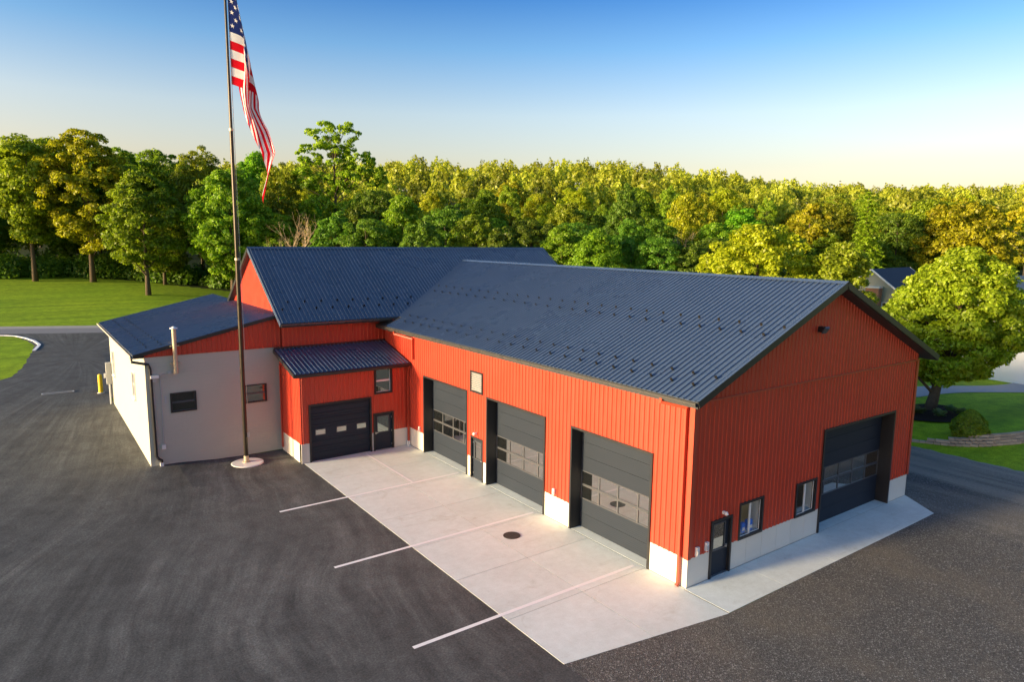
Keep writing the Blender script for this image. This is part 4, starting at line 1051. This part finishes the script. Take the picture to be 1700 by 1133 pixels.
dead(63.5, 57.0, 17.0, .8, 14, 'slim bare pale snag among the shaded trees behind the long roof')
dead(-27, 138, 24, .6, 21, 'bare twiggy treetop above the left wood edge')

# --- the wood edge and hillside: single trees of a few kinds
spots = []
def camx(p):
    return ((p[1]-CAM.x)*.81-(p[2]-CAM.y)*.587)/((p[1]-CAM.x)*.587+(p[2]-CAM.y)*.81)
ORD = ['leftmost', 'second', 'third', 'fourth', 'fifth', 'sixth', 'seventh', 'eighth', 'ninth', 'tenth', 'eleventh', 'twelfth', 'thirteenth', 'fourteenth', 'fifteenth', 'sixteenth', 'seventeenth', 'eighteenth', 'nineteenth', 'twentieth']
def numbered(lst, text, group):
    for i, q in enumerate(sorted(lst, key=camx)):
        grow(*q, text % (ORD[i]+(' from the left' if i else '')), group)
def grow(key, x, y, H, Rr, label, group):
    plant(KD[key], x, y, Rr/6, H/20, label, group=group); spots.append((x, y))
numbered((('d1', -19, 158, 24.6, 7.3), ('g2', 6.7, 139.5, 26.2, 7.3), ('o1', 12.3, 130.5, 26.6, 6.5), ('g3', 19.2, 118.2, 25.8, 6.8), ('o2', -9.8, 157.6, 27.2, 7.6), ('d1', 4, 122, 16, 6), ('d2', 15, 117, 19, 6),
                         ('d1', -22, 146, 16, 6), ('d2', -9.5, 143, 18, 6), ('d1', -26, 152, 23, 7), ('o1', 20.3, 107.5, 23.6, 5.2), ('d2', -33, 150, 22, 7), ('o2', -40, 140, 21, 7), ('d1', 24, 125, 22, 7), ('d2', -3, 150, 24, 7), ('g1', 2, 150, 26, 7), ('y1', -14, 148, 25, 6)), 'tall broadleaf tree in the wood behind the left lawn, %s', 'trees of the wood behind the left lawn')
numbered((('d1', 32, 94.2, 21.2, 4.8), ('d2', 22.7, 88.5, 15.9, 4.6), ('d1', 25.3, 83, 15.7, 4.5), ('g1', 33, 86, 19.2, 5), ('d2', 29.6, 73.7, 15.5, 4.2), ('d1', 37.5, 80.3, 18, 5), ('g2', 38.1, 72.5, 16.5, 4.6), ('d2', 37.6, 65.4, 14.5, 3.8),
                         ('d1', 45.9, 69.3, 16.4, 5), ('g1', 45.2, 61.2, 14.8, 4.2), ('g3', 47.7, 56.9, 14.0, 4.6), ('d2', 55.4, 57.5, 16, 4.6), ('d1', 55.6, 52.4, 14.0, 4), ('d2', 58.8, 49.1, 13.0, 4.2), ('g2', 76.2, 58.5, 15.7, 5), ('d1', 66, 52, 14, 5), ('d2', 66, 62, 16, 5), ('d1', 51, 66, 16, 5), ('d2', 27, 92, 17, 5), ('o2', 16, 98, 15, 4.5)), 'shaded green tree of the row right behind the garage roofs, %s', 'shaded trees behind the garage roofs')
numbered((('o2', 118, 44.3, 20.6, 6.4), ('d1', 107.3, 44.6, 19, 5.4), ('o1', 104, 55, 20, 6), ('g1', 84, 60, 18, 6), ('d1', 124, 40, 15, 6), ('d2', 84, 50, 14, 5), ('d1', 100, 46, 14, 5), ('d2', 135, 47, 19, 7), ('o2', 175, 64, 21, 7)), 'tall tree at the wood edge behind the golden trees, %s', 'wood edge behind the golden trees')
rr = random.Random(77)
KEYS = ['y1', 'y2', 'o1', 'o2', 'g1', 'g3', 'y1', 'y2', 'o2', 'c1', 'r1', 'd2']
HILL = ('broadleaf tree on the near wooded slope behind the roofs', 'sunlit tree in the upper hillside wood')
F2 = Vector((.587, .81)); R2 = Vector((.81, -.587)); C2 = Vector((CAM.x, CAM.y))
for row, d in enumerate((119, 136, 156, 180, 208, 242)):
    a = -.80*d
    while a < .80*d:
        dd = d+rr.uniform(-7, 7); p = C2+F2*dd+R2*a
        a += rr.uniform(9.5, 12.5)
        if a < -.2*d and d < 170: continue
        if a > .58*d and d < 170: continue
        if any((p.x-q[0])**2+(p.y-q[1])**2 < 36 for q in spots): continue
        H = rr.uniform(14, 23.5)+(2 if a < -.2*d else 0); key = rr.choice(KEYS if row > 0 or a > .1*d else ['d1', 'd2', 'g1', 'g2'])
        if key == 'r1' and rr.random() < .6: key = 'y2'
        grow(key, p.x, p.y, H, rr.uniform(4.2, 6.8), HILL[0 if row < 3 else 1], 'trees of the near slope' if row < 3 else 'trees of the upper hillside')
# far canopy beyond: reads as one mass
rng = np.random.default_rng(90); PP = []; NN = []; TT = []
for d in (262, 290, 320, 355, 395, 440, 490, 550, 620):
    a = -.85*d
    while a < .85*d:
        p = C2+F2*(d+rng.uniform(-14, 14))+R2*a; a += rng.uniform(8.5, 12)
        H = rng.uniform(15, 25)*(1+.12*math.sin(a*.012+1.5)); Rr = rng.uniform(4.0, 7.5); n = 620 if d < 420 else 380; TT.append(np.full(n, rng.uniform(.05, .95)))
        u = rng.normal(size=(n, 3)); u /= np.linalg.norm(u, axis=1)[:, None]; u[:, 2] = np.abs(u[:, 2])*1.0-.25
        lump = 1+.18*np.sin(u[:, 0:1]*7+a)*np.sin(u[:, 1:2]*6+d)*1.6
        PP.append(u*lump*np.array([Rr, Rr, H*.42])*rng.uniform(.8, 1.02, (n, 1))+np.array([p.x, p.y, hgt(p.x, p.y)+H*.58])); NN.append(u+rng.normal(size=(n, 3))*.5)
fw_o = link('distant_wood', leaf_mesh('distant_wood', np.concatenate(PP), np.concatenate(NN), .68, rng, M['leaf_far'], .8, np.concatenate(TT)))
tag(fw_o, 'far wooded ridge reading as one leafy mass', 'wood', kind='stuff')
# undergrowth along the wood edge
rng = np.random.default_rng(91); PP = []; NN = []
for k in range(230):
    if k < 150: x = rng.uniform(-36, 24); y = 139+rng.uniform(-2, 14)-max(0, (x+8))*.95
    else: s = (k-150)/80; x = 20+s*100+rng.uniform(-2, 2); y = 96-s*52+rng.uniform(-3, 3)
    r_ = rng.uniform(1.0, 3.4); n = int(210*r_); u = rng.normal(size=(n, 3)); u /= np.linalg.norm(u, axis=1)[:, None]; u[:, 2] = np.abs(u[:, 2])*(1.9 if k % 3 == 0 else 1.2)
    PP.append(u*r_*rng.uniform(.5, 1.1, (n, 1))+np.array([x, y, hgt(x, y)])); NN.append(u+rng.normal(size=(n, 3))*.6)
ug = link('undergrowth', leaf_mesh('undergrowth', np.concatenate(PP), np.concatenate(NN), .28, rng, M['leaf_dark']))
tag(ug, 'dark undergrowth along the foot of the wood', 'undergrowth', kind='stuff')

# --- planting beside the gable end
mbed = MB(); mb_c = (33.0, 6.1)
ring = [(mb_c[0]+3.1*math.cos(a)*(1+.06*math.sin(3*a)), mb_c[1]+2.2*math.sin(a)) for a in [i*2*math.pi/36 for i in range(36)]]
mo = drape('mulch_bed', ring, .07, M['mulch'], 'dark mulch bed round the maple', 1.0)
def hosta(x, y, s, label):
    rng = np.random.default_rng(int(x*100)); mb = MB(); n = 26
    for k in range(n):
        an = rng.uniform(0, 6.28); tl = rng.uniform(.3, 1.1); L = s*rng.uniform(.5, .9); w = L*.32
        d = Vector((math.cos(an)*math.sin(tl), math.sin(an)*math.sin(tl), math.cos(tl))); sd = Vector((-math.sin(an), math.cos(an), 0))
        p0 = d*L*.25; p1 = d*L*.7; p2 = d*L+Vector((math.cos(an), math.sin(an), -.5))*L*.25
        mb.add([p0, p1+sd*w, p2, p1-sd*w], [(0, 1, 2, 3)])
    r_ = empty('hosta_plant', (x, y, hgt(x, y)+.06)); tag(r_, label, 'plant', 'plants in the mulch bed')
    mb.build('leaves', M['hosta'], r_, fix=False); return r_
for x, y, s, lab in ((31.6, 6.6, .95, 'pale leafy plant left of the maple trunk'), (32.2, 5.2, .85, 'round pale hosta in front of the maple trunk'), (33.9, 4.7, .9, 'light green spiky plant near the right end of the mulch bed'), (30.6, 7.2, .8, 'leafy plant at the left end of the mulch bed'), (34.3, 5.5, .7, 'small plant right of the maple trunk')): hosta(x, y, s, lab)
rng = np.random.default_rng(17); n = 9000
u = rng.normal(size=(n, 3)); u /= np.linalg.norm(u, axis=1)[:, None]; u[:, 2] = np.abs(u[:, 2])
zz = rng.uniform(0, 1, n)**.8; th = rng.uniform(0, 6.283, n); prof = np.where(zz < .3, .86+.14*zz/.3, np.cos((zz-.3)/.7*1.45)**.75)
rad = .98*prof*(1+.07*np.sin(th*5+zz*9)+.05*np.sin(th*9-zz*14))*rng.uniform(.88, 1.02, n)
P = np.stack([rad*np.cos(th), rad*np.sin(th), zz*1.8], 1); N = np.stack([np.cos(th), np.sin(th), zz*1.2], 1)+rng.normal(size=(n, 3))*.45
sh = empty('clipped_shrub', (28.4, 2.0, hgt(28.4, 2.0))); tag(sh, 'rounded clipped green shrub behind the low stone edging', 'shrub')
link('foliage', leaf_mesh('foliage', P, N, .085, rng, M['leaf']), sh); MB().tube([(0, 0, -.1), (0, 0, 1.2)], [.1, .04], 6).build('stem', M['bark'], sh)
# low stone edging wall of separate blocks
sw = empty('stone_edging', (27.2, 1.7, hgt(27.2, 1.7))); tag(sw, 'low curved tan stone edging wall in courses beside the gravel', 'wall')
cp = [(25.7, 4.6), (26.2, 3.5), (26.7, 2.4), (27.3, 1.5), (28.1, .7), (29.2, .1), (30.6, -.35), (32.3, -.7), (34.5, -1.0)]
def cpt(s):
    k = min(int(s), len(cp)-2); f = s-k; p0 = Vector(cp[max(k-1, 0)]); p1 = Vector(cp[k]); p2 = Vector(cp[k+1]); p3 = Vector(cp[min(k+2, len(cp)-1)])
    return .5*((2*p1)+(p2-p0)*f+(2*p0-5*p1+4*p2-p3)*f*f+(3*p1-p0-3*p2+p3)*f**3)
samp = [cpt(i*(len(cp)-1)/400) for i in range(400)]; rr = random.Random(3)
cum = [0]
for a, b in zip(samp, samp[1:]): cum.append(cum[-1]+(b-a).length)
def along(d):
    for i in range(len(cum)-1):
        if cum[i+1] >= d: return samp[i], (samp[i+1]-samp[i]).normalized()
    return samp[-1], (samp[-1]-samp[-2]).normalized()
base = Vector((27.2, 1.7)); bz0 = hgt(27.2, 1.7)
for course in range(4):
    d = rr.uniform(.05, .3)+(0 if course < 1 else course*1.1)
    while d < cum[-1]-.3:
        L = rr.uniform(.30, .46); p, t = along(d+L/2); nrm_ = Vector((-t.y, t.x)); p = p+nrm_*(.11*course)
        if nrm_.x < 0 and False: pass
        c = Vector((p.x-base.x, p.y-base.y, hgt(p.x, p.y)-bz0+.05+course*.145+rr.uniform(-.008, .008)))
        MB().obox(c, Vector((t.x, t.y, 0))*(L/2-.012), Vector((nrm_.x, nrm_.y, 0))*.14, Vector((0, 0, .066))).build('stone', M['stone'], sw)
        d += L
drape('bare_soil', [(25.9, 4.4), (27, 3.2), (28.2, 1.9), (29.8, 1.1), (31, .7), (34.6, .2), (34.5, -.9), (32.3, -.6), (30.6, -.25), (29.2, .2), (28.1, .8), (27.3, 1.6), (26.7, 2.5)], .03, M['bare'], 'bare soil strip behind the stone edging', 1.0)

# ------------------------------------------------------------------ neighbouring houses
def house(name, loc, rz, w, d, hw, hr, wallm, roofm, label, wins, gable_m=None, over=.4):
    """ridge along local X; front faces -Y"""
    h_ = empty(name, loc, rz); tag(h_, label, 'house')
    MB().prism([(-d/2, -1), (d/2, -1), (d/2, hw), (0, hw+hr-.12), (-d/2, hw)], -w/2, w/2, 'x').build('wall', M[wallm], h_)
    s = hr/(d/2); e = over
    rf = MB().prism([(-d/2-e, hw-s*e), (0, hw+hr), (d/2+e, hw-s*e), (d/2+e, hw-s*e-.18), (0, hw+hr-.2), (-d/2-e, hw-s*e-.18)], -w/2-e, w/2+e, 'x').build('roof', M[roofm], h_)
    for sgn in (-1, 1):
        for yy in (-1, 1): MB().bar((sgn*(w/2+e+.02), yy*(d/2+e), hw-s*e-.08), (sgn*(w/2+e+.02), 0, hw+hr-.08), .05, .2).build('rake_board', M['white'], rf)
    for yy in (-1, 1): MB().box(-w/2-e, w/2+e, yy*(d/2+e+.01)-.05, yy*(d/2+e+.01)+.05, hw-s*e-.2, hw-s*e-.05).build('gutter', M['white'], rf)
    for (face, a, z, ww, wh) in wins:
        if face == 'f': O, u, n = (0, -d/2, 0), (1, 0, 0), (0, -1, 0)
        else: O, u, n = (-w/2, 0, 0), (0, -1, 0), (-1, 0, 0)
        bx = frame3(O, u, n); mb = MB(); T = .1
        for (x0, x1, q0, q1) in ((a-ww/2-T, a-ww/2, z-T, z+wh+T), (a+ww/2, a+ww/2+T, z-T, z+wh+T), (a-ww/2, a+ww/2, z-T, z), (a-ww/2, a+ww/2, z+wh, z+wh+T)): bx(mb, x0, x1, q0, q1, -.02, .06)
        o = mb.build('window', M['white'], h_); mb = MB(); bx(mb, a-ww/2, a+ww/2, z, z+wh, .005, .02); mb.build('pane', M['glass'], o)
    return h_
h1 = house('white_house', (67.5, 12.0, -1.5), R(-8), 16, 9, 4.9, 3.1, 'siding_w', 'shingle', 'white house with dark shingle roof half hidden behind the maple', [('s', -2.6, 1.4, 1.2, 1.4), ('f', -6, 1.4, 1.2, 1.4)])
mb = MB(); mb.box(-8.06, -8.0, -.6, 4.0, -.4, 2.6); gd = mb.build('garage_door', M['white'], h1)
for k in range(4): B(-8.09, -8.055, -.5, 3.9, -.32+k*.74, .34+k*.74).build('door_panel', M['siding_w'], gd)
h2 = house('grey_house', (73.5, 29.0, -.9), R(6), 12, 9, 6.4, 3.5, 'siding_g', 'shingle', 'olive sided house with dark roof and brick chimney seen over the gable peak', [('s', -1.6, 3.9, 1.1, 1.9), ('s', .2, 3.9, 1.1, 1.9), ('s', 2.0, 3.9, 1.1, 1.9), ('s', -3.2, 3.9, 1.0, 1.9)])
ch = B(-7.1, -6.05, -1.3, .2, -1, 7.6).build('chimney', M['brick'], h2); B(-7.2, -5.95, -1.4, .3, 7.6, 7.8).build('cap', M['stem'], ch)
h3 = house('brick_house', (148, 38.5, hgt(148, 38.5)+.2), R(-36), 20, 11, 2.9, 2.3, 'pinkbrick', 'tanroof', 'far tan roofed brick house on the lawn at the right edge', [('s', -3.2, 1.1, 1.4, 1.0), ('s', 2.8, 1.1, 1.4, 1.0), ('f', -4, 1.1, 1.4, 1.0), ('f', 3, 1.1, 1.4, 1.0)])
